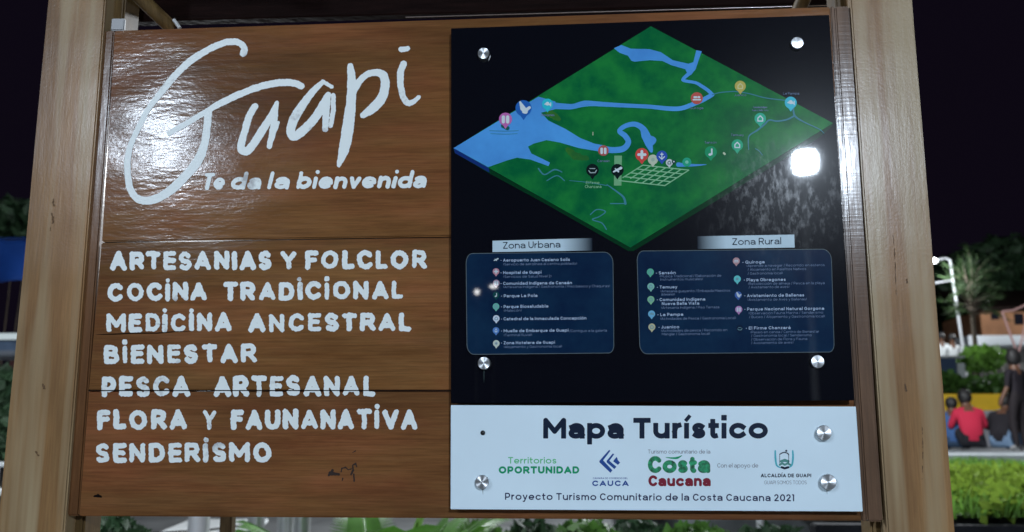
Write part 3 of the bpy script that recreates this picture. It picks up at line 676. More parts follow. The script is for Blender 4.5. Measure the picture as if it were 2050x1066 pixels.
pin(1340, 326, 7, (.55, .62, .6), 'house', ic=(.05, .09, .1), k=13); pin(1349, 324, 4, (.01, .06, .05), 'dot', k=15); pin(1375, 325, 9, (.02, .35, .2), 'dot', False, ic=(.2, .55, .4))
pin(1423, 305, 12, (.01, .28, .12), 'note'); pin(1476, 291, 11.5, (.02, .38, .2), 'house'); pin(1522, 238, 11.5, (.03, .42, .26), 'house')
pin(1583, 206, 12, (.05, .5, .62), 'fish'); pin(1482, 173, 11, (.5, .42, .1), 'house', ic=(.6, .58, .3)); pin(1395, 197, 12, (.5, .1, .08), 'bed', False)
strokes_mesh('map_mark', [([(1187, 265), (1187, 271)], 1.6)], L(7), pcol((.5, .6, .4)), mp_, cell=.6)
strokes_mesh('map_mark', [([(1449, 307), (1451, 309)], 4)], L(7), pcol((.5, .6, .4)), mp_, cell=.6)
def tiny(s, a, b, yb, cap=5, m=None, par=None, w=.13, k=8): return text('lettering', s, (a, yb), (b, yb), cap, w, L(k), m or M_ltext2, par or mp_, tr=.12, cell=.55, style='round')
tiny('El Firme', 1173, 1200, 369, 6, M_grid); tiny('Chanzar\u00e1', 1171, 1204, 377, 6, M_grid)
tiny('Quiroga', 1381, 1408, 219, 5); tiny('Juanico', 1470, 1494, 193, 5); tiny('La Pampa', 1568, 1600, 190, 5); tiny('Cana\u00e1n', 1196, 1221, 325, 5)
tiny('Comunidad Ind\u00edgena', 1508, 1536, 217, 4); tiny('Nueva Bella Vista', 1506, 1538, 223, 4); tiny('Temuey', 1463, 1489, 273, 5); tiny('Sans\u00f3n', 1411, 1435, 288, 5); tiny('Obregones', 1083, 1110, 233, 5)

# legend boxes
def rbox(x0, y0, x1, y1, sk=0., rx=18, ry=22):
    pts = []
    for cx, cy, a in ((x1 - rx, y0 + ry, -90), (x1 - rx * .6, y1 - ry * .7, 0), (x0 + rx * .8, y1 - ry * .9, 90), (x0 + rx * .7, y0 + ry * .9, 180)):
        fx = rx if a == -90 else rx * .6 if a == 0 else rx * .8 if a == 90 else rx * .7; fy = ry if a == -90 else ry * .7 if a == 0 else ry * .9
        for i in range(9):
            t = math.radians(a + i * 90 / 8); pts.append((cx + fx * math.cos(t), cy + fy * math.sin(t)))
    return [(x + (y - y0) * sk, y - (x - x0) * .010) for x, y in pts]
def legend(x0, y0, x1, y1, sk):
    pts = rbox(x0, y0, x1, y1, sk); o = poly_px('legend_box', pts, L(2), M_navy, mp_)
    strokes_mesh('border_line', [(pts + [pts[0]], 1.3)], L(3), M_line, o, cell=.6); return o
lb = legend(933, 508, 1227, 710, .01); rb = legend(1275, 503, 1664, 709, .03)
def tab(name, quad, ramp_rev, par):
    m = print_mat(name, (.42, .55, .62)); n = m.node_tree.nodes; l = m.node_tree.links
    tc = n.new('ShaderNodeTexCoord'); sx = n.new('ShaderNodeSeparateXYZ'); l.new(tc.outputs['Generated'], sx.inputs[0])
    cr = n.new('ShaderNodeValToRGB'); e = cr.color_ramp.elements; wcol = (.5, .63, .7, 1); d = (.006, .01, .02, 1)
    if ramp_rev: e[0].position = 0; e[0].color = d; e[1].position = .3; e[1].color = wcol
    else: e[0].position = .7; e[0].color = wcol; e[1].position = 1; e[1].color = d
    l.new(sx.outputs['X'], cr.inputs[0]); l.new(cr.outputs[0], n['Principled BSDF'].inputs['Base Color'])
    return poly_px('legend_tab', quad, L(4), m, par)
tab('tab_print_a', [(986, 482.5), (1186, 477), (1186, 502), (986, 505)], False, lb)
tab('tab_print_b', [(1396, 473.5), (1590, 470), (1591, 496), (1396, 499)], True, rb)
text('lettering', 'Zona Urbana', (1007, 498.5), (1122, 496), 13.5, .13, L(5), M_tabink, lb, cell=.6, xh=.7)
text('lettering', 'Zona Rural', (1466, 491), (1564, 489.5), 13.5, .13, L(5), M_tabink, rb, cell=.6, xh=.7)
def ln(s, a, b, yb, bold=True, par=lb):
    text('lettering', s, (a, yb + .5), (b, yb - (b - a) * .008), 6.3 if bold else 5.2, .2 if bold else .12, L(5), M_ltext if bold else M_ltext2, par, tr=.13, cell=.5, style='round')
for r in (('- Aeropuerto Juan Casiano Sol\u00eds', 1002, 1141, 524), ('- Hospital de Guapi', 1002, 1084, 549), ('- Comunidad Ind\u00edgena de Cana\u00e1n', 1002, 1145, 570.5), ('- Parque La Pola', 1003, 1076, 595.5),
          ('- Parque Biosaludable', 1003, 1098, 617), ('- Catedral de la Inmaculada Concepci\u00f3n', 1003, 1174, 641.5), ('- Muelle de Embarque de Guapi', 1003, 1138, 665.5), ('- Zona Hotelera de Guapi', 1003, 1111, 689.5)): ln(*r)
for r in (('(Servicio de aerol\u00ednea al centro poblado)', 1008, 1155, 531.5), ('(Servicios de Salud Nivel 2)', 1008, 1104, 556.5), ('(Artesan\u00eda Ind\u00edgena / Gastronom\u00eda / Piso b\u00e1sico y Chaquiras)', 1008, 1221, 577),
          ('(Malec\u00f3n)', 1009, 1044, 624.5), ('/Contiguo a la galer\u00eda', 1140, 1215, 665), ('(Terminal fluvial)', 1009, 1065, 673.5), ('(Alojamiento y Gastronom\u00eda local)', 1009, 1125, 697)): ln(*r, False)
for r in (('- Sans\u00f3n', 1313, 1353, 549.5), ('- Temuey', 1315, 1356, 578), ('- Comunidad Ind\u00edgena', 1315, 1412, 603), ('Nueva Bella Vista', 1325, 1400, 611), ('- La Pampa', 1316, 1368, 633), ('- Juanico', 1318, 1360, 658),
          ('- Quiroga', 1486, 1531, 528), ('- Playa Obregones', 1489, 1573, 563.5), ('- Avistamiento de Ballenas', 1490, 1610, 595), ('- Parque Nacional Natural Gorgona', 1490, 1650, 622), ('- El Firme Chanzar\u00e1', 1493, 1583, 660)): ln(*r, True, rb)
for r in (('(M\u00fasica'.replace('\u00fa', 'u') + ' Tradicional / Elaboraci\u00f3n de', 1321, 1444, 555.5), ('Instrumentos musicales)', 1322, 1407, 562), ('(Artesan\u00eda guayanito / Embajada Maestros', 1323, 1462, 585.5), ('Artesanos)', 1324, 1351, 592),
          ('(Artesan\u00eda Ind\u00edgena / Piso Terraza', 1324, 1440, 618.5), ('(Actividades de Pesca / Gastronom\u00eda Local)', 1322, 1473, 640.5), ('(Actividades de pesca / Recorrido en', 1324, 1456, 664.5), ('Manglar / Gastronom\u00eda local)', 1325, 1421, 671.5),
          ('(Aprende a navegar / Recorrido en esteros', 1495, 1651, 534.5), ('/ Alojamiento en Palafitos Nativos', 1497, 1614, 542), ('/ Gastronom\u00eda local)', 1497, 1567, 550), ('(Recolecci\u00f3n de almeja / Pesca en la playa', 1498, 1651, 570.5), ('/ Avistamiento de aves)', 1499, 1580, 577.5),
          ('(Avistamiento de Aves y Ballenas)', 1497, 1615, 602.5), ('(Observaci\u00f3n Fauna Marina / Senderismo', 1499, 1648, 629.5), ('/ Buceo / Alojamiento y Gastronom\u00eda local)', 1500, 1651, 637), ('(Paseo en canoa / Centro de Bienestar', 1503, 1640, 667.5),
          ('/ Gastronom\u00eda local / Senderismo', 1504, 1625, 674.5), ('/ Observaci\u00f3n de Flora y Fauna', 1504, 1616, 682), ('/ Avistamiento de aves)', 1504, 1588, 689)): ln(*r, False, rb)
for x, y, c, i in ((993, 520.5, (.005, .02, .05), 'plane'), (993, 544, (.45, .22, .28), 'cross'), (993.5, 567, (.35, .25, .33), 'people'), (993, 591, (.005, .06, .06), 'note'), (993, 614, (.13, .42, .35), 'house'), (993.5, 638, (.55, .62, .72), 'house'), (993, 662, (.08, .2, .5), 'anchor'), (993.5, 688, (.5, .56, .5), 'dot')):
    pin(x, y, 6.6, c, i, par=mp_, ic=(.5, .58, .62) if i in ('plane', 'cross', 'note', 'people', 'anchor') else (.2, .3, .36), k=5)
for x, y, c, i in ((1302, 545, (.1, .4, .28), 'note'), (1303, 574, (.2, .45, .38), 'house'), (1303, 600, (.2, .45, .28), 'house'), (1304.5, 629, (.15, .4, .6), 'fish'), (1305, 655, (.45, .44, .28), 'house'),
                   (1474, 523, (.42, .25, .27), 'bed'), (1476, 559, (.12, .5, .52), 'dot'), (1478, 591, (.05, .12, .35), 'whale'), (1479, 620, (.42, .22, .45), 'people'), (1481, 658, (.006, .016, .04), 'boat')):
    pin(x, y, 7., c, i, par=mp_, ic=(.5, .56, .62) if i in ('bed', 'whale', 'people') else (.16, .3, .34), k=5)

# steel stand-off bolts
def bolt_mesh(r=.0128, h=.011):
    bm = bmesh.new(); prof = [(0, h), (r * .93, h), (r * .985, h - .0006), (r, h - .0018), (r, .0)]; N = 40; rings = []
    for a, z in prof[1:]: rings.append([bm.verts.new((a * math.cos(2 * PI * i / N), a * math.sin(2 * PI * i / N), z)) for i in range(N)])
    cv = bm.verts.new((0, 0, h + .00035)); mid = [bm.verts.new((r * .5 * math.cos(2 * PI * i / N), r * .5 * math.sin(2 * PI * i / N), h + .0002)) for i in range(N)]
    for i in range(N):
        j = (i + 1) % N; bm.faces.new((cv, mid[i], mid[j])); bm.faces.new((mid[i], rings[0][i], rings[0][j], mid[j]))
        for a, b in zip(rings, rings[1:]): bm.faces.new((a[i], b[i], b[j], a[j]))
    bmesh.ops.recalc_face_normals(bm, faces=bm.faces)
    me = bpy.data.meshes.new('bolt'); bm.to_mesh(me); bm.free(); me.materials.append(M_steel); me.shade_smooth()
    me.set_sharp_from_angle(angle=math.radians(25)); return me
BM = bolt_mesh()
def bolt(x, y, Y, par, r=12.5, tilt=(0, 0)):
    o = bpy.data.objects.new('bolt', BM); C.objects.link(o); o.parent = par; o.location = at(x, y, Y)
    o.rotation_euler = (PI / 2 + tilt[0], 0, tilt[1]); s = r / 12.9; o.scale = (s, s, s)
for x, y in ((969, 111), (1594, 90), (970, 728), (1634.5, 725)): bolt(x, y, YB, mp_)

# ================================================================== WHITE TITLE PANEL
tp = thing('title_panel', 'white acrylic plate reading Mapa Turistico with logos, below the black map', 'sign plate', (0, 0, 0))
slab_px('panel_sheet', [(902.5, 811.5), (1713.5, 814.5), (1727.5, 1024.5), (902, 1020)], YB, .006, M_white, tp, .0008)
YT = YB - .0004
def T(s, a, b, yb, cap, w, m, dy=0., **k): return text('lettering', s, (a, yb), (b, yb + dy), cap, w, YT, m, tp, **k)
T('Mapa', 1087, 1249, 878.5, 41.5, .24, M_ink, .5, tr=.09, xh=.76, cell=.8)
T('Tur\u00edstico', 1267, 1538, 878.5, 41.5, .24, M_ink, 0, tr=.075, xh=.76, cell=.8)
T('Proyecto Turismo Comunitario de la Costa Caucana 2021', 1011, 1590, 1001, 14, .165, M_inkp, 3, tr=.17, xh=.74, cell=.6)
T('Territorios', 1017, 1114, 928.5, 13, .16, M_inkg2, 0, tr=.12, cell=.6)
T('OPORTUNIDAD', 998, 1160, 948.5, 14.5, .26, M_inkg, 0, tr=.07, cell=.6)
T('C\u00c1MARA DE COMERCIO DEL', 1187, 1257, 959.5, 3.4, .16, M_inkb, 0, cell=.45); T('CAUCA', 1185, 1259, 973.5, 11, .24, M_inkb, 0, tr=.12, cell=.6)
for q in ([(1200, 923), (1219.5, 901), (1222, 903), (1207.5, 922), (1226, 942), (1222, 947), (1200, 926)], [(1214.5, 923), (1227, 908), (1229.5, 910), (1220, 923), (1234, 935), (1230, 939.5), (1214.5, 926)], [(1228, 923), (1234.5, 915), (1236.5, 919), (1236.5, 921), (1241.5, 927), (1237, 931), (1228, 924.5)]):
    poly_px('logo_chevron', q, YT, M_inkb, tp)
T('Turismo comunitario de la', 1297, 1422, 908.5, 8, .12, M_inkgrey, 0, cell=.5)
T('Costa', 1297, 1422, 947.5, 34, .27, M_inkgreen2, 0, tr=.05, xh=.76, cell=.8, style='round')
strokes_mesh('logo_leaf', [smooth([(1333, 916), (1345, 917.5), (1356, 917), (1365, 912.5)], [1, 3, 4.5, 1])], YT - .0002, M_inkg, tp, cell=.6)
T('Caucana', 1298, 1423, 974, 22, .25, M_inkr, 0, tr=.075, xh=.76, cell=.7, style='round')
T('Con el apoyo de', 1436, 1518, 936.5, 8.5, .12, M_inkgrey, 0, cell=.5)
T('ALCALD\u00cdA DE GUAPI', 1523, 1624, 956, 7.3, .21, M_ink, 0, cell=.5); T('GUAPI SOMOS TODOS', 1530, 1615, 970, 7.5, .09, M_inkgrey, 0, cell=.5)
strokes_mesh('crest_ribbon', [smooth([(1552, 903), (1552.5, 918), (1555, 932), (1563, 937)], [3, 4, 3.5, 2]), smooth([(1587, 903), (1587.5, 918), (1585, 932), (1577, 937)], [3, 4, 3.5, 2])], YT, M_inkt, tp, cell=.6)
strokes_mesh('crest_field', [([(1564, 924), (1571, 922), (1578, 924)], [5, 6, 5]), ([(1561, 931), (1566, 928), (1571, 931), (1577, 928), (1582, 931)], 4)], YT, mat('crest_green_ink', (.06, .25, .22), .3), tp, cell=.6)
strokes_mesh('crest_outline', [([(1561, 910), (1566, 907), (1571, 906), (1577, 908), (1579, 911)], 2), ([(1561, 911), (1561, 928)], 1), ([(1579, 911), (1579, 928)], 1), ([(1565, 936), (1571, 938), (1578, 936)], 4.5), ([(1574, 903)], 4)], YT - .0002, M_ink, tp, cell=.5)
for x, y, r in ((1647, 867, 14), (966, 965, 13), (1655.5, 965, 14.5)): bolt(x, y, YB, tp, r)
M_drip = mat('drip_grime', (.42, .5, .53), .5, .2)
for x, y0, y1 in ((966, 980, 990), (1655, 981, 990)): strokes_mesh('drip_stain', [([(x, y0), (x + 1, y1)], [3, .6])], YT - .0001, M_drip, tp, cell=.6, rough=.3)
strokes_mesh('drip_stain', [([(969, 742), (969, 768)], [2.6, .6])], L(2), print_mat('dust_print', (.03, .045, .045)), mp_, cell=.6, rough=.3)
# bare screw hole with its dark plug (the bolt is missing here)
bm = bmesh.new(); bmesh.ops.create_cone(bm, cap_ends=True, segments=20, radius1=.0048, radius2=.0042, depth=.003, matrix=Matrix.Translation(at(966.5, 867, YB - .001)) @ Matrix.Rotation(PI / 2, 4, 'X'))
from_bm('screw_hole', bm, mat('dark_hole', (.01, .01, .012), .4), tp, True)

# ================================================================== LAMPS (what lights the place)
LEDC = (.79, .92, 1.08)
def floodlight(px, py, dist, size, strength, label, pole=True):
    """floodlight on a pole behind the photographer, where its mirror image in the panel says it stands"""
    d = ray(px, py).normalized(); H = CAM + d * ((YB - CAM.y) / d.y); r = Vector((d.x, -d.y, d.z)); p = H + r * dist
    t = thing('floodlight', label, 'floodlight', (p.x, p.y, 0))
    f = (Vector((.0, 0, 1.6)) - p); f.normalize(); q = f.to_track_quat('Z', 'Y').to_matrix().to_4x4()
    T0 = Matrix.Translation((0, 0, p.z)) @ q
    bm = bmesh.new(); bm.faces.new([bm.verts.new(T0 @ Vector((size / 2 * math.copysign(abs(math.cos(a)) ** .45, math.cos(a)), size / 2 * math.copysign(abs(math.sin(a)) ** .45, math.sin(a)), 0))) for a in [2 * PI * i / 48 for i in range(48)]])
    from_bm('lens', bm, emis('led_light', LEDC, strength), t)
    bm = bmesh.new(); bmesh.ops.create_cube(bm, size=1, matrix=T0 @ Matrix.Translation((0, 0, -.045)) @ Matrix.Diagonal((size * 1.15, size * 1.15, .08, 1)))
    bmesh.ops.bevel(bm, geom=bm.edges[:], offset=.01, segments=2, affect='EDGES'); from_bm('housing', bm, M_galv, t)
    tube('pole', [(0, -.12, 0), (0, -.12, p.z), (0, -.05, p.z)], .05, M_galv, t)
    return t
floodlight(1612, 325, 9.5, .24, 2800, 'square LED floodlight on a steel pole behind the photographer, to the right')
floodlight(318, 280, 9.0, .33, 680, 'square LED floodlight on a steel pole behind the photographer, to the left')
for px, py, dd, s in ((955, 585, 40, .17), (988, 574, 48, .2)):
    d = ray(px, py).normalized(); H = CAM + d * ((YB - CAM.y) / d.y); p = H + Vector((d.x, -d.y, d.z)) * dd
    t = thing('street_lamp', 'far street lamp behind the photographer, mirrored in the map legend as a %s dot' % ('round' if px < 970 else 'second'), 'street lamp', (p.x, p.y, 0))
    bm = bmesh.new(); bmesh.ops.create_icosphere(bm, subdivisions=2, radius=s / 2 * 1.4, matrix=Matrix.Translation((0, 0, p.z)) @ Matrix.Diagonal((1 if px < 970 else 1.6, 1, 1 if px < 970 else .7, 1)))
    from_bm('globe', bm, emis('far_led', (1, 1, 1), 22), t); tube('pole', [(0, 0, 0), (0, 0, p.z - s)], .05, M_galv, t)

# ================================================================== BACKGROUND RIGHT: terrace
def point(p, e, r=.1, col=(.9, .95, 1.)):
    d = bpy.data.lights.new('lamp_light', 'POINT'); d.energy = e; d.shadow_soft_size = r; d.color = col
    o = bpy.data.objects.new('lamp_light', d); C.objects.link(o); o.location = p; return o
# visible double-arm street lamp
pt = at(1902, 521, 26); pb = at(1930, 712, 26); dirp = (pb - pt); base = pt + dirp * ((TZ - pt.z) / dirp.z)
sl_ = thing('street_lamp', 'tall galvanised street lamp with a lit head and lower arm, right of the board', 'street lamp', base)
def rel(p, t): return tuple(Vector(p) - t.location)
tube('pole', [rel(base, sl_), rel(pt, sl_)], [.05, .035], M_galv, sl_)
tube('arm', [rel(pt, sl_), rel(at(1893, 517, 26), sl_), rel(at(1873, 521, 26), sl_)], .026, M_galv, sl_)
tube('arm', [rel(at(1909, 561, 26), sl_), rel(at(1871, 567, 26), sl_)], .024, M_galv, sl_)
tube('stay', [rel(at(1912, 606, 26), sl_), rel(at(1933, 708, 26), sl_)], .025, M_galv, sl_)
bm = bmesh.new(); bmesh.ops.create_icosphere(bm, subdivisions=3, radius=1, matrix=Matrix.Translation(rel(at(1869, 522.5, 26), sl_)) @ Matrix.Diagonal((.1, .1, .07, 1)))
from_bm('lamp_head', bm, emis('street_led', (.95, 1, 1), 14), sl_, True)
lp = point(at(1869, 530, 25.7), 420, .15); lp.parent = sl_; lp.location = rel(at(1866, 545, 24.6), sl_)
# fill lamps added out of view to brighten the background and the under-board strip
for k, (x, y, z, e) in enumerate(((at(1500, 500, 8.4).x, 8.4, 4.6, 1100), (at(420, 500, 5.2).x, 5.2, 3.4, 420), (at(1800, 500, 11.5).x, 11.5, 5.2, 2300), (at(2120, 500, 30).x, 30., 6., 2600), (at(430, 500, 2.6).x, 2.6, 2.05, 150))):
    t = thing('street_lamp', ['steel post lamp with a globe beside the grass bed, behind the board', 'steel post lamp with a globe on the low paving, behind the left boards', 'steel post lamp with a globe at the terrace, hidden behind the right post', 'steel post lamp with a globe in front of the orange shop, beyond the right edge', 'short garden lamp with a globe close behind the board'][k], 'street lamp', (x, y, 0))
    tube('pole', [(0, 0, 0), (0, 0, z)], .05, M_galv, t)
    bm = bmesh.new(); bmesh.ops.create_icosphere(bm, subdivisions=3, radius=.16, matrix=Matrix.Translation((0, 0, z + .15))); from_bm('globe', bm, emis('globe_led', (.95, 1, 1), 8), t, True)
    lp = point((0, 0, z + .5), e, .16); lp.parent = t; lp.location = (.0, -.25, z + .3)

# plinth, yellow wall, hedge
def wall_px(name, x0, x1, yt, yb, Y, th, m, label, cat):
    a = at(x0, yt, Y); b = at(x1, yt, Y); zb = TZ if yb is None else at(x0, yb, Y).z
    o = box(name, ((a.x + b.x) / 2, Y + th / 2, (a.z + zb) / 2), (b.x - a.x, th, a.z - zb), m, bev=.01); return tag(o, label, cat)
wall_px('plinth_wall', 1600, 2400, 823, None, 19.4, .8, M_plinth, 'low grey plinth wall under the yellow parapet', 'wall')
wall_px('yellow_parapet', 1600, 2013, 790, 823.6, 19.6, .35, M_yellow, 'bright yellow painted parapet behind the seated people', 'wall')
def shrub(name, px0, px1, pyt, pyb, Y, n, size, m, label, seed, depth=.7, zmin=None, group=None, cat='shrub', **k):
    a = at(px0, pyt, Y); b = at(px1, pyb, Y); c = ((a.x + b.x) / 2, Y, (a.z + b.z) / 2)
    base = zmin if zmin is not None else b.z
    t = thing(name, label, cat, (c[0], Y, base), group)
    leaves('leaves', (0, 0, c[2] - base), ((b.x - a.x) / 2, depth, (a.z - b.z) / 2), n, size, m, t, seed, **k)
    for q in range(4): tube('stem', [(.1 * (q - 1.5), 0, 0), (.25 * (q - 1.5) * (b.x - a.x) * .6, .05 * q, c[2] - base)], [.02, .008], M_trunk, t, 6)
    return t
hz = at(1950, 790, 20.4).z
for k, (a, b, yt) in enumerate(((1860, 1925, 748), (1915, 1975, 757), (1962, 2030, 750))):
    shrub('hedge_shrub', a, b, yt, 800, 20.8, 900, .14, M_leafA, ['rounded green shrub above the yellow wall nearest the post', 'middle low green shrub above the yellow wall', 'rightmost green shrub above the yellow wall'][k], 20 + k, zmin=hz - .2, group='shrubs along the yellow wall')
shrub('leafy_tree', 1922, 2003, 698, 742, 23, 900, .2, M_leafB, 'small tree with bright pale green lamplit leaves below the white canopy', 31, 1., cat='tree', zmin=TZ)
box_t = thing('stall', 'dark blue draped market table behind the hedge near the post', 'stall', at(1895, 760, 22.5))
for nm, x0, x1, yt, yb, m in (('cloth', 1870, 1913, 718, 760, mat('navy_cloth', (.012, .03, .07), .7)), ('cloth_panel', 1913, 1930, 728, 760, mat('grey_cloth', (.3, .33, .33), .7)), ('tabletop', 1866, 1926, 714, 718, mat('grey_table', (.25, .27, .28), .5))):
    a = at(x0, yt, 22.5); b = at(x1, yb, 22.5); box(nm, tuple(Vector(((a.x + b.x) / 2, 22.6, (a.z + b.z) / 2)) - box_t.location), (b.x - a.x, .6 if nm == 'tabletop' else .45, a.z - b.z), m, box_t, .01)
mtr = mat('motorbike_grey', (.35, .37, .4), .4)
# building with white canopy
b0 = at(1938, 760, 34); bd = thing('shop_building', 'low orange walled shop with a white canopy and dark pitched roof', 'building', (at(2040, 760, 34).x, 36, TZ))
M_orange = mat('orange_plaster', (.28, .13, .06), .8, var=.25, vscale=1.2)
def bx_px(name, x0, x1, yt, yb, Y, th, m, par, bev=.02):
    a = at(x0, yt, Y); b = at(x1, yb, Y)
    return box(name, tuple(Vector(((a.x + b.x) / 2, Y + th / 2, (a.z + b.z) / 2)) - par.location), (b.x - a.x, th, a.z - b.z), m, par, bev)
bx_px('wall', 1962, 2260, 622, 676, 36, 4, M_orange, bd)
bx_px('canopy', 1938, 2250, 672, 690, 34.2, 1.8, mat('white_fascia', (.55, .58, .6), .6), bd)
bx_px('lower_wall', 1952, 2250, 690, 760, 35.6, 4, mat('grey_plaster', (.16, .15, .14), .8, var=.3, vscale=1), bd)
for a, b in ((2003, 2012), (2022, 2034)): bx_px('pillar', a, b, 690, 760, 35.2, .3, mat('pale_pillar', (.4, .38, .33), .7), bd)
bx_px('window', 1984, 2000, 628, 640, 35.96, .1, mat('dark_window', (.01, .01, .015), .1), bd, .0)
bx_px('window', 2030, 2050, 628, 650, 35.96, .1, mat('dark_window', (.01, .01, .015), .1), bd, .0)
a = at(1950, 622, 35.5); b = at(2270, 600, 35.5)
slab_w('roof', [tuple(Vector((a.x, 35.4, a.z)) - bd.location), tuple(Vector((b.x, 35.4, a.z)) - bd.location), tuple(Vector((b.x, 40, a.z + 1.3)) - bd.location), tuple(Vector((a.x, 40, a.z + 1.3)) - bd.location)], M_roof, bd, .12)
# feathery tree
tr_b = at(1955, 760, 24.5)
ft = thing('feathery_tree', 'slender dim green tree with feathery crown beside the street lamp', 'tree', (tr_b.x, 24.5, TZ))
top_ = rel(at(1945, 610, 24.5), ft)
tube('trunk', [(0, 0, 0), rel(at(1953, 700, 24.5), ft), top_], [.09, .07, .05], M_trunk, ft)
rs_ = random.Random(3)
M_feather = mat('feathery_leaf', (.03, .055, .02), .7, .2, var=.5, vscale=2, trans=.3)
for k in range(46):
    bx_, by_ = rs_.uniform(1934, 1958), rs_.uniform(560, 640); ang = rs_.uniform(-.35, 3.5); ln_ = rs_.uniform(35, 85)
    tx_, ty_ = bx_ + math.cos(ang) * ln_ * .7 + 6, by_ - math.sin(ang) * ln_; yo = 24.5 + rs_.uniform(-.6, .6)
    p0 = Vector(rel(at(bx_, by_, 24.5), ft)); p1 = Vector(rel(at(tx_, ty_, yo), ft)); pm = p0.lerp(p1, .55) + Vector((0, 0, .12))
    tube('branch', [p0, pm, p1], [.022, .012, .004], M_trunk, ft, 4)
    V = []; Fc = []
    for q in range(34):
        t_ = .25 + .75 * q / 34; pp = p0.lerp(pm, t_ / .55) if t_ < .55 else pm.lerp(p1, (t_ - .55) / .45)
        dd = (p1 - p0).normalized(); sd = Vector((rs_.uniform(-1, 1), rs_.uniform(-1, 1), rs_.uniform(-.6, .9))).normalized(); e_ = pp + (dd * .9 + sd * .8) * rs_.uniform(.12, .3); w2_ = dd.cross(sd).normalized() * .012
        c_ = len(V); V += [pp - w2_, pp + w2_, e_]; Fc.append((c_, c_ + 1, c_ + 2))
    mesh('spray', V, Fc, M_feather, ft)
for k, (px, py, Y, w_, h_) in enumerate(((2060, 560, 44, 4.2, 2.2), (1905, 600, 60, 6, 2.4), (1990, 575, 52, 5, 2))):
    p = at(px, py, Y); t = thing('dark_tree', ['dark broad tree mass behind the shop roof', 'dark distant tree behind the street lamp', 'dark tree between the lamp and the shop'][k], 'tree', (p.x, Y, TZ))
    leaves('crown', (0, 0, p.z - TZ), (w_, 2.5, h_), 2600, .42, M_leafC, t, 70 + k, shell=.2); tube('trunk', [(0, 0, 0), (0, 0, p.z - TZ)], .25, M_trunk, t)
# pink tubular frame
fr = thing('tubular_frame', 'pink painted open tubular steel frame standing behind the standing person', 'playground frame', at(2045, 800, 17.4))
M_pink = mat('pink_paint', (.45, .26, .24), .4)
for q in ([(2006, 624), (2038, 712)], [(2006, 624), (2028, 622), (2060, 608)], [(2038, 712), (2041, 700), (2060, 620)], [(2038, 712), (2040, 800)]):
    tube('tube', [rel(at(x, y, 17.4), fr) for x, y in q], .022, M_pink, fr)
# people
def seated(px, py, Y, shirt, trousers, label, rz, lean=0., s=1., hairlen=.0, skinshirt=None):
    p = at(px, py, Y); t = thing('person', label, 'person', (p.x, Y, TZ + .01)); t.rotation_euler = (0, 0, rz); t.scale = (s,) * 3
    J = {'pelvis': (0, 0, .13), 'spine': (0, -.02 + lean * .1, .3), 'chest': (0, .02 + lean * .3, .48), 'neck': (0, .07 + lean * .45, .62), 'head': (0, .1 + lean * .55, .74), 'crown': (0, .12 + lean * .6, .82),
         'shl': (-.17, .04 + lean * .35, .54), 'ell': (-.25, .16, .33), 'wrl': (-.14, .36, .34), 'hl': (-.08, .42, .36), 'shr': (.17, .04 + lean * .35, .54), 'elr': (.25, .16, .33), 'wrr': (.14, .36, .34), 'hr': (.08, .42, .36),
         'hpl': (-.1, .03, .12), 'knl': (-.16, .4, .42), 'anl': (-.13, .58, .06), 'ftl': (-.14, .72, .035), 'hpr': (.1, .03, .12), 'knr': (.16, .4, .42), 'anr': (.13, .58, .06), 'ftr': (.14, .72, .035)}
    E = [('pelvis', 'spine'), ('spine', 'chest'), ('chest', 'neck'), ('neck', 'head'), ('head', 'crown'), ('chest', 'shl'), ('shl', 'ell'), ('ell', 'wrl'), ('wrl', 'hl'), ('chest', 'shr'), ('shr', 'elr'), ('elr', 'wrr'), ('wrr', 'hr'),
         ('pelvis', 'hpl'), ('hpl', 'knl'), ('knl', 'anl'), ('anl', 'ftl'), ('pelvis', 'hpr'), ('hpr', 'knr'), ('knr', 'anr'), ('anr', 'ftr')]
    R = dict(pelvis=(.15, .12), spine=(.145, .11), chest=(.155, .12), neck=.055, head=.085, crown=.07, shl=.07, ell=.045, wrl=.032, hl=.035, shr=.07, elr=.045, wrr=.032, hr=.035, hpl=.095, knl=.065, anl=.045, ftl=.04, hpr=.095, knr=.065, anr=.045, ftr=.04)
    K = {k: 0 for k in J}; K.update(spine=1, chest=1, shl=1, shr=1, ell=1, elr=1, hpl=2, hpr=2, knl=2, knr=2, anl=2, anr=2, ftl=3, ftr=3, pelvis=2)
    figure(t, J, E, R, K, [M_skin, shirt, trousers, mat('shoes', (.05, .05, .05), .6)], ((0, .09 + lean * .57, .775 - hairlen * .3), (.098, .108, .115 + hairlen * .5)), M_hair)
    return t
cl = lambda nm, c: mat(nm, c, .8, .2, bump=.3, bscale=12)
seated(1911, 895, 15.25, cl('blue_cotton', (.05, .11, .26)), cl('denim', (.04, .07, .12)), 'person in a blue top sitting left of the one in red', -.35, .3, 1.02)
seated(1949, 897, 15., cl('red_cotton', (.5, .025, .06)), cl('dark_trousers', (.02, .02, .025)), 'person in a red shirt sitting with back turned on the pavement', -.05, .22, 1.16, .03)
seated(2003, 898, 15.1, cl('black_cotton', (.02, .018, .022)), cl('blue_jeans', (.2, .3, .44)), 'person in a black top and blue jeans sitting beside the one in red', -.75, .5, 1.08, .05)
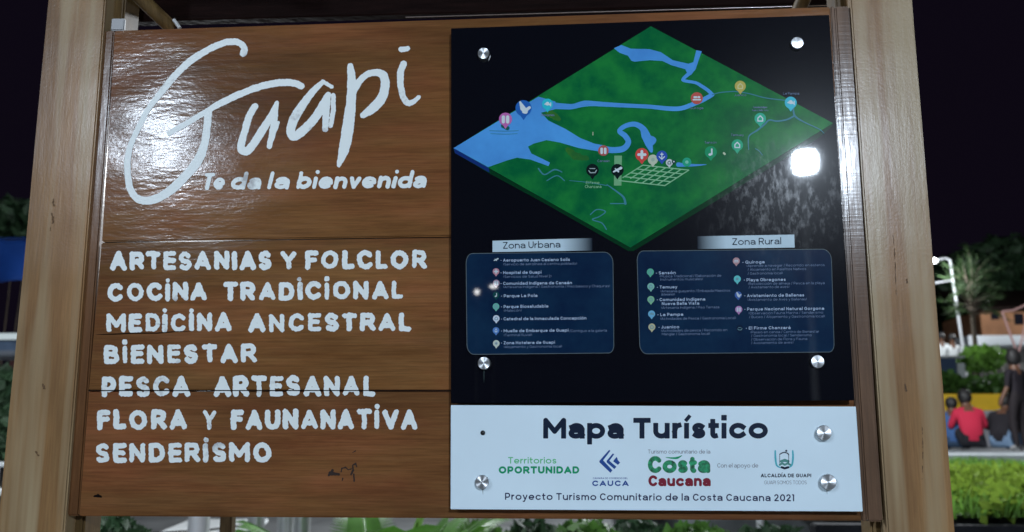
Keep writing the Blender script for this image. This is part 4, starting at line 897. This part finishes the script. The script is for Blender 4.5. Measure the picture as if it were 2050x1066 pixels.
def standing(px, py, Y, shirt, trousers, label, rz, s=1., z=None, pose=0., hairs=(.1, .11, .13)):
    p = at(px, py, Y); t = thing('person', label, 'person', (p.x, Y, TZ + .01 if z is None else z)); t.rotation_euler = (0, 0, rz); t.scale = (s,) * 3
    J = {'pelvis': (0, 0, .95), 'spine': (0, 0, 1.12), 'chest': (0, .0, 1.3), 'neck': (0, .01, 1.48), 'head': (0, .03, 1.58), 'crown': (0, .03, 1.66),
         'shl': (-.18, 0, 1.39), 'ell': (-.27, -.03, 1.1), 'wrl': (-.29 - pose, .04, .86), 'hl': (-.29 - pose, .06, .77), 'shr': (.18, 0, 1.39), 'elr': (.27, -.03, 1.1), 'wrr': (.28, .06, .86), 'hr': (.28, .08, .77),
         'hpl': (-.1, 0, .9), 'knl': (-.13, .03, .5), 'anl': (-.15, -.04, .08), 'ftl': (-.16, .1, .035), 'hpr': (.1, 0, .9), 'knr': (.13, .06, .5), 'anr': (.15, .04, .08), 'ftr': (.16, .18, .035)}
    E = [('pelvis', 'spine'), ('spine', 'chest'), ('chest', 'neck'), ('neck', 'head'), ('head', 'crown'), ('chest', 'shl'), ('shl', 'ell'), ('ell', 'wrl'), ('wrl', 'hl'), ('chest', 'shr'), ('shr', 'elr'), ('elr', 'wrr'), ('wrr', 'hr'),
         ('pelvis', 'hpl'), ('hpl', 'knl'), ('knl', 'anl'), ('anl', 'ftl'), ('pelvis', 'hpr'), ('hpr', 'knr'), ('knr', 'anr'), ('anr', 'ftr')]
    R = dict(pelvis=(.15, .11), spine=(.135, .1), chest=(.15, .11), neck=.055, head=.085, crown=.07, shl=.065, ell=.045, wrl=.032, hl=.038, shr=.065, elr=.045, wrr=.032, hr=.038, hpl=.1, knl=.068, anl=.045, ftl=.042, hpr=.1, knr=.068, anr=.045, ftr=.042)
    K = {k: 0 for k in J}; K.update(spine=1, chest=1, shl=1, shr=1, ell=1, elr=1, hpl=2, hpr=2, knl=2, knr=2, anl=2, anr=2, ftl=3, ftr=3, pelvis=2)
    figure(t, J, E, R, K, [M_skin, shirt, trousers, mat('shoes', (.25, .25, .25), .6)], ((0, .005, 1.64), hairs), M_hair); return t
standing(2046, 903, 14.6, cl('dark_top', (.015, .012, .016)), cl('dark_skirt', (.02, .016, .018)), 'person with dark curly hair and dark clothes standing at the right edge', .5, .93, None, .08, (.13, .12, .16))
standing(1890, 760, 26.5, cl('white_shirt', (.6, .62, .62)), cl('dark_jeans', (.02, .02, .03)), 'person in a white shirt by the blue stall, nearest the post', PI, 1., at(1890, 722, 26.5).z - .95)
standing(1912, 760, 26., cl('white_shirt', (.6, .62, .62)), cl('dark_jeans', (.02, .02, .03)), 'person in a white shirt under the street lamp, right of another in white', PI, 1., at(1912, 726, 26.).z - .95)
# grass and low plants of the bed
tag(grass('grass', ((2.4, 4.95), (9.6, 6.3)), 9000, .12, M_grass, bedz, 6), None, None, kind='stuff')
tag(grass('grass', ((3.2, 5.0), (8.6, 11.3)), 24000, .075, M_grass, bedz, 5), None, None, kind='stuff')
V = None
rs2 = random.Random(8)
gp = leaves('ground_cover', (0, 0, 0), (1, 1, 1), 15000, .05, mat('yellow_green_leaf', (.15, .23, .03), .8, .1, var=.5, vscale=4, trans=.3), None, 91)
for i, v in enumerate(gp.data.vertices):
    if i % 4 == 0: ox, oy = rs2.uniform(2.6, 7.), rs2.uniform(4.95, 8.5) ; cx0 = v.co.copy(); oz = bedz(ox, oy) + rs2.random() * .12
    q = v.co - cx0; v.co = Vector((ox, oy, oz)) + q
tag(gp, None, None, kind='stuff')

# ================================================================== BACKGROUND BELOW THE BOARD
for k, (a, b, yt, yb, Y, n_, m) in enumerate(((905, 1010, 1046, 1150, 4.2, 700, M_leafA), (1000, 1130, 1036, 1150, 4.5, 900, M_leafC), (1110, 1240, 1040, 1150, 4.1, 900, M_leafA), (1220, 1350, 1038, 1150, 4.6, 900, M_leafC), (1330, 1470, 1045, 1150, 4.3, 900, M_leafA), (1460, 1650, 1052, 1160, 4.5, 900, M_leafC))):
    shrub('low_shrub', a, b, yt, yb, Y, n_, .06, m, ['low leafy shrub under the left end of the white plate', 'dark shrub under the word Mapa', 'green shrub below the CAUCA logo', 'dark shrub below the green and red logo', 'green shrub under the right half of the white plate', 'dark shrub below the right hand bolts'][k], 100 + k, .4, zmin=0., group='shrubs behind the foot of the board')
def frond(t, base, tip, sag, nleaf, ll, m):
    base = Vector(base); tip = Vector(tip); V = []; Fc = []; sp = []
    side = (tip - base).cross(Vector((0, 0, 1))).normalized()
    for i in range(nleaf + 1):
        s = i / nleaf; p = base.lerp(tip, s) + Vector((0, 0, sag * 4 * s * (1 - s))); sp.append(p)
        if i > 1:
            d = (sp[-1] - sp[-2]).normalized()
            for sg in (-1, 1):
                L_ = ll * (1 - .55 * abs(s - .45)); e = p + (side * sg * .8 + d * .75 + Vector((0, 0, -.25))) * L_; w_ = d * .012; mid = p.lerp(e, .5) + Vector((0, 0, .02))
                k = len(V); V += [p - w_, p + w_, mid + w_ * 1.1, mid - w_ * 1.1, e]; Fc += [(k, k + 1, k + 2, k + 3), (k + 3, k + 2, k + 4)]
    o = mesh('frond', V, Fc, m, t); tube('rib', sp, [.009] * len(sp), m, o, 4); return o
pb_ = at(745, 1066, 3.4); pl = thing('small_palm', 'small palm with bright green fronds behind the bottom edge of the board', 'palm', (pb_.x, 3.4, 0))
for k in range(13):
    a = k * 2.4; z0 = .5; hgt = 1.0 + .12 * math.sin(k * 3.3)
    frond(pl, (0, 0, .15), (math.cos(a) * .62, math.sin(a) * .5, hgt - .18), .12, 26, .3, M_palm)
tube('trunk', [(0, 0, 0), (0, 0, .25)], [.07, .05], M_trunk, pl)
for k in range(6): frond(pl, (.1, 0, .15), (.25 + .13 * k, .2 * math.sin(k * 2), .95 - .03 * k), .1, 26, .28, M_leafB if k % 3 == 0 else M_palm)
# steel cylinders: three bollards
for k, x in enumerate((512, 556, 604)):
    p = at(x, 1066, 4.2); t = thing('steel_bollard', ['left', 'middle', 'right'][k] + 'most of three stainless steel bollards below the board' if k != 1 else 'middle one of three stainless steel bollards below the board', 'bollard', (p.x, 4.2 + .15 * (k % 2), 0), 'steel bollards behind the board')
    zt = at(x, 1022, 4.2).z
    bm = bmesh.new(); bmesh.ops.create_cone(bm, cap_ends=True, segments=32, radius1=.052, radius2=.052, depth=zt, matrix=Matrix.Translation((0, 0, zt / 2)))
    bmesh.ops.bevel(bm, geom=[e for e in bm.edges if e.verts[0].co.z > zt - .01 and e.verts[1].co.z > zt - .01], offset=.012, segments=3, affect='EDGES')
    o = from_bm('tube', bm, mat('polished_steel', (.6, .62, .62), .28, metal=.6, bump=.1, bscale=14), t, True); o.data.set_sharp_from_angle(angle=math.radians(40))
    bm = bmesh.new(); bmesh.ops.create_cone(bm, cap_ends=True, segments=32, radius1=.085, radius2=.08, depth=.02, matrix=Matrix.Translation((0, 0, .01))); from_bm('base_plate', bm, M_galv, t)
# wooden stake, dark planter, bench slab on the left
p = at(455, 1066, 1.6); st_ = box('wooden_stake', (p.x, 1.6, .62), (.045, .045, 1.24), M_back, bev=.004); zt = at(455, 1020, 1.6).z
st_.data.transform(Matrix.Translation((-p.x, -1.6, 0))); st_.location = (p.x, 1.6, 0); st_.data.transform(Matrix.Diagonal((1, 1, zt / 1.24, 1)))
tag(st_, 'brown square wooden stake seen just under the board, left of the steel bollards', 'stake')
shrub('dark_shrub', 160, 285, 1030, 1200, 3.2, 900, .05, M_leafC, 'dark shrub under the lower left corner of the board', 140, .35, zmin=0.)
tb = thing('market_table', 'white topped folding table standing on the paving below the lower boards', 'table', (at(370, 1066, 6).x, 6., 0)); tz = at(370, 1075, 6.).z
M_wt = mat('white_tabletop', (.75, .78, .78), .35)
box('tabletop', (0, 0.6, tz), (.75, 1.7, .04), M_wt, tb, .008, .2)
for sx in (-.3, .3):
    for sy in (-.1, 1.3): tube('leg', [(sx - .1 * (sy > 1), sy, 0), (sx - .1 * (sy > 1), sy, tz - .02)], .015, M_galv, tb)
tube('cable', [(-.3, -.1, tz + .03), (.1, .3, tz + .03), (.35, .9, tz + .03)], .008, M_crack, tb); 

# ================================================================== BACKGROUND LEFT
mk = thing('market_stall', 'market stall under a sagging blue tarpaulin at the far left edge', 'stall', (at(10, 800, 9).x, 9.4, 0))
M_blue = mat('blue_tarpaulin', (.01, .055, .26), .5, bump=.6, bscale=3, var=.3, vscale=2, trans=.3)
V = []; Fc = []
for j in range(9):
    for i in range(17):
        a = at(-520 + 660 * i / 16, 478, 8.2); b = at(-520 + 660 * i / 16, 564, 8.2)
        s = j / 8; z = a.z + (b.z - a.z) * s + .025 * math.sin(i * 1.3) ; V.append(Vector((a.x, 8.2 + .12 * math.sin(i * 1.7) * s - .06 * s, z)) - mk.location)
for j in range(8):
    for i in range(16): k = j * 17 + i; Fc.append((k, k + 1, k + 18, k + 17))
o = mesh('valance', V, Fc, M_blue, mk, True)
md = o.modifiers.new('thick', 'SOLIDIFY'); md.thickness = .006
za = at(0, 478, 8.2).z
slab_w('canopy', [tuple(Vector((at(-520, 478, 8.2).x, 8.2, za)) - mk.location), tuple(Vector((at(140, 478, 8.2).x, 8.2, za)) - mk.location), tuple(Vector((at(140, 478, 8.2).x, 10.6, za + .35)) - mk.location), tuple(Vector((at(-520, 478, 8.2).x, 10.6, za + .35)) - mk.location)], M_blue, mk, .01)
for x in (-520, 175):
    for y_ in (8.25, 10.5): q = at(x, 500, 9.); tube('pole', [(q.x - mk.location.x, y_ - 9.4, 0), (q.x - mk.location.x, y_ - 9.4, za)], .025, M_galv, mk)
bx_px('counter', -500, 60, 705, 712, 9.2, .7, mat('stall_counter', (.2, .22, .25), .6), mk)
bx_px('strip_light', -300, 36, 670, 679, 10.2, .08, emis('fluorescent', (.8, .95, 1), .6), mk, .0)
bx_px('back_cloth', -500, 40, 684, 704, 10.4, .03, mat('blue_grey_cloth', (.1, .15, .24), .8, var=.4, vscale=3), mk)
bx_px('goods', 18, 34, 722, 745, 9.3, .25, mat('maroon_box', (.08, .02, .02), .7), mk)
for k, (x0, x1, yt, yb, Y, m) in enumerate(((-60, 92, 405, 478, 14, M_leafC), (-80, 48, 735, 830, 7.4, M_leafC), (-90, 38, 820, 925, 6.8, M_leafC))):
    shrub('dark_bush' if k else 'dark_tree', x0, x1, yt, yb, Y, 1500, .1 if k else .16, m, ['dim green treetop above the blue tarpaulin', 'dark bush just below the blue stall, upper one', 'dark bush at the left edge, lower one'][k], 150 + k, .6, zmin=0., cat='bush' if k else 'tree')
for k, (x, y) in enumerate(((5, 930), (2, 985))):
    t = thing('plastic_stool', ['white plastic stool at the left edge, farther one', 'white plastic stool at the left edge, nearer one'][k], 'stool', (at(x, y, 5.6 - k).x, 5.6 - k, 0), 'white stools at the left edge'); z = at(x, y, 5.6 - k).z
    box('seat', (0, 0, z), (.24, .24, .035), M_wt, t, .01)
    for sx in (-.1, .1):
        for sy in (-.1, .1): tube('leg', [(sx * 1.2, sy * 1.2, 0), (sx, sy, z)], .014, M_wt, t, 6)
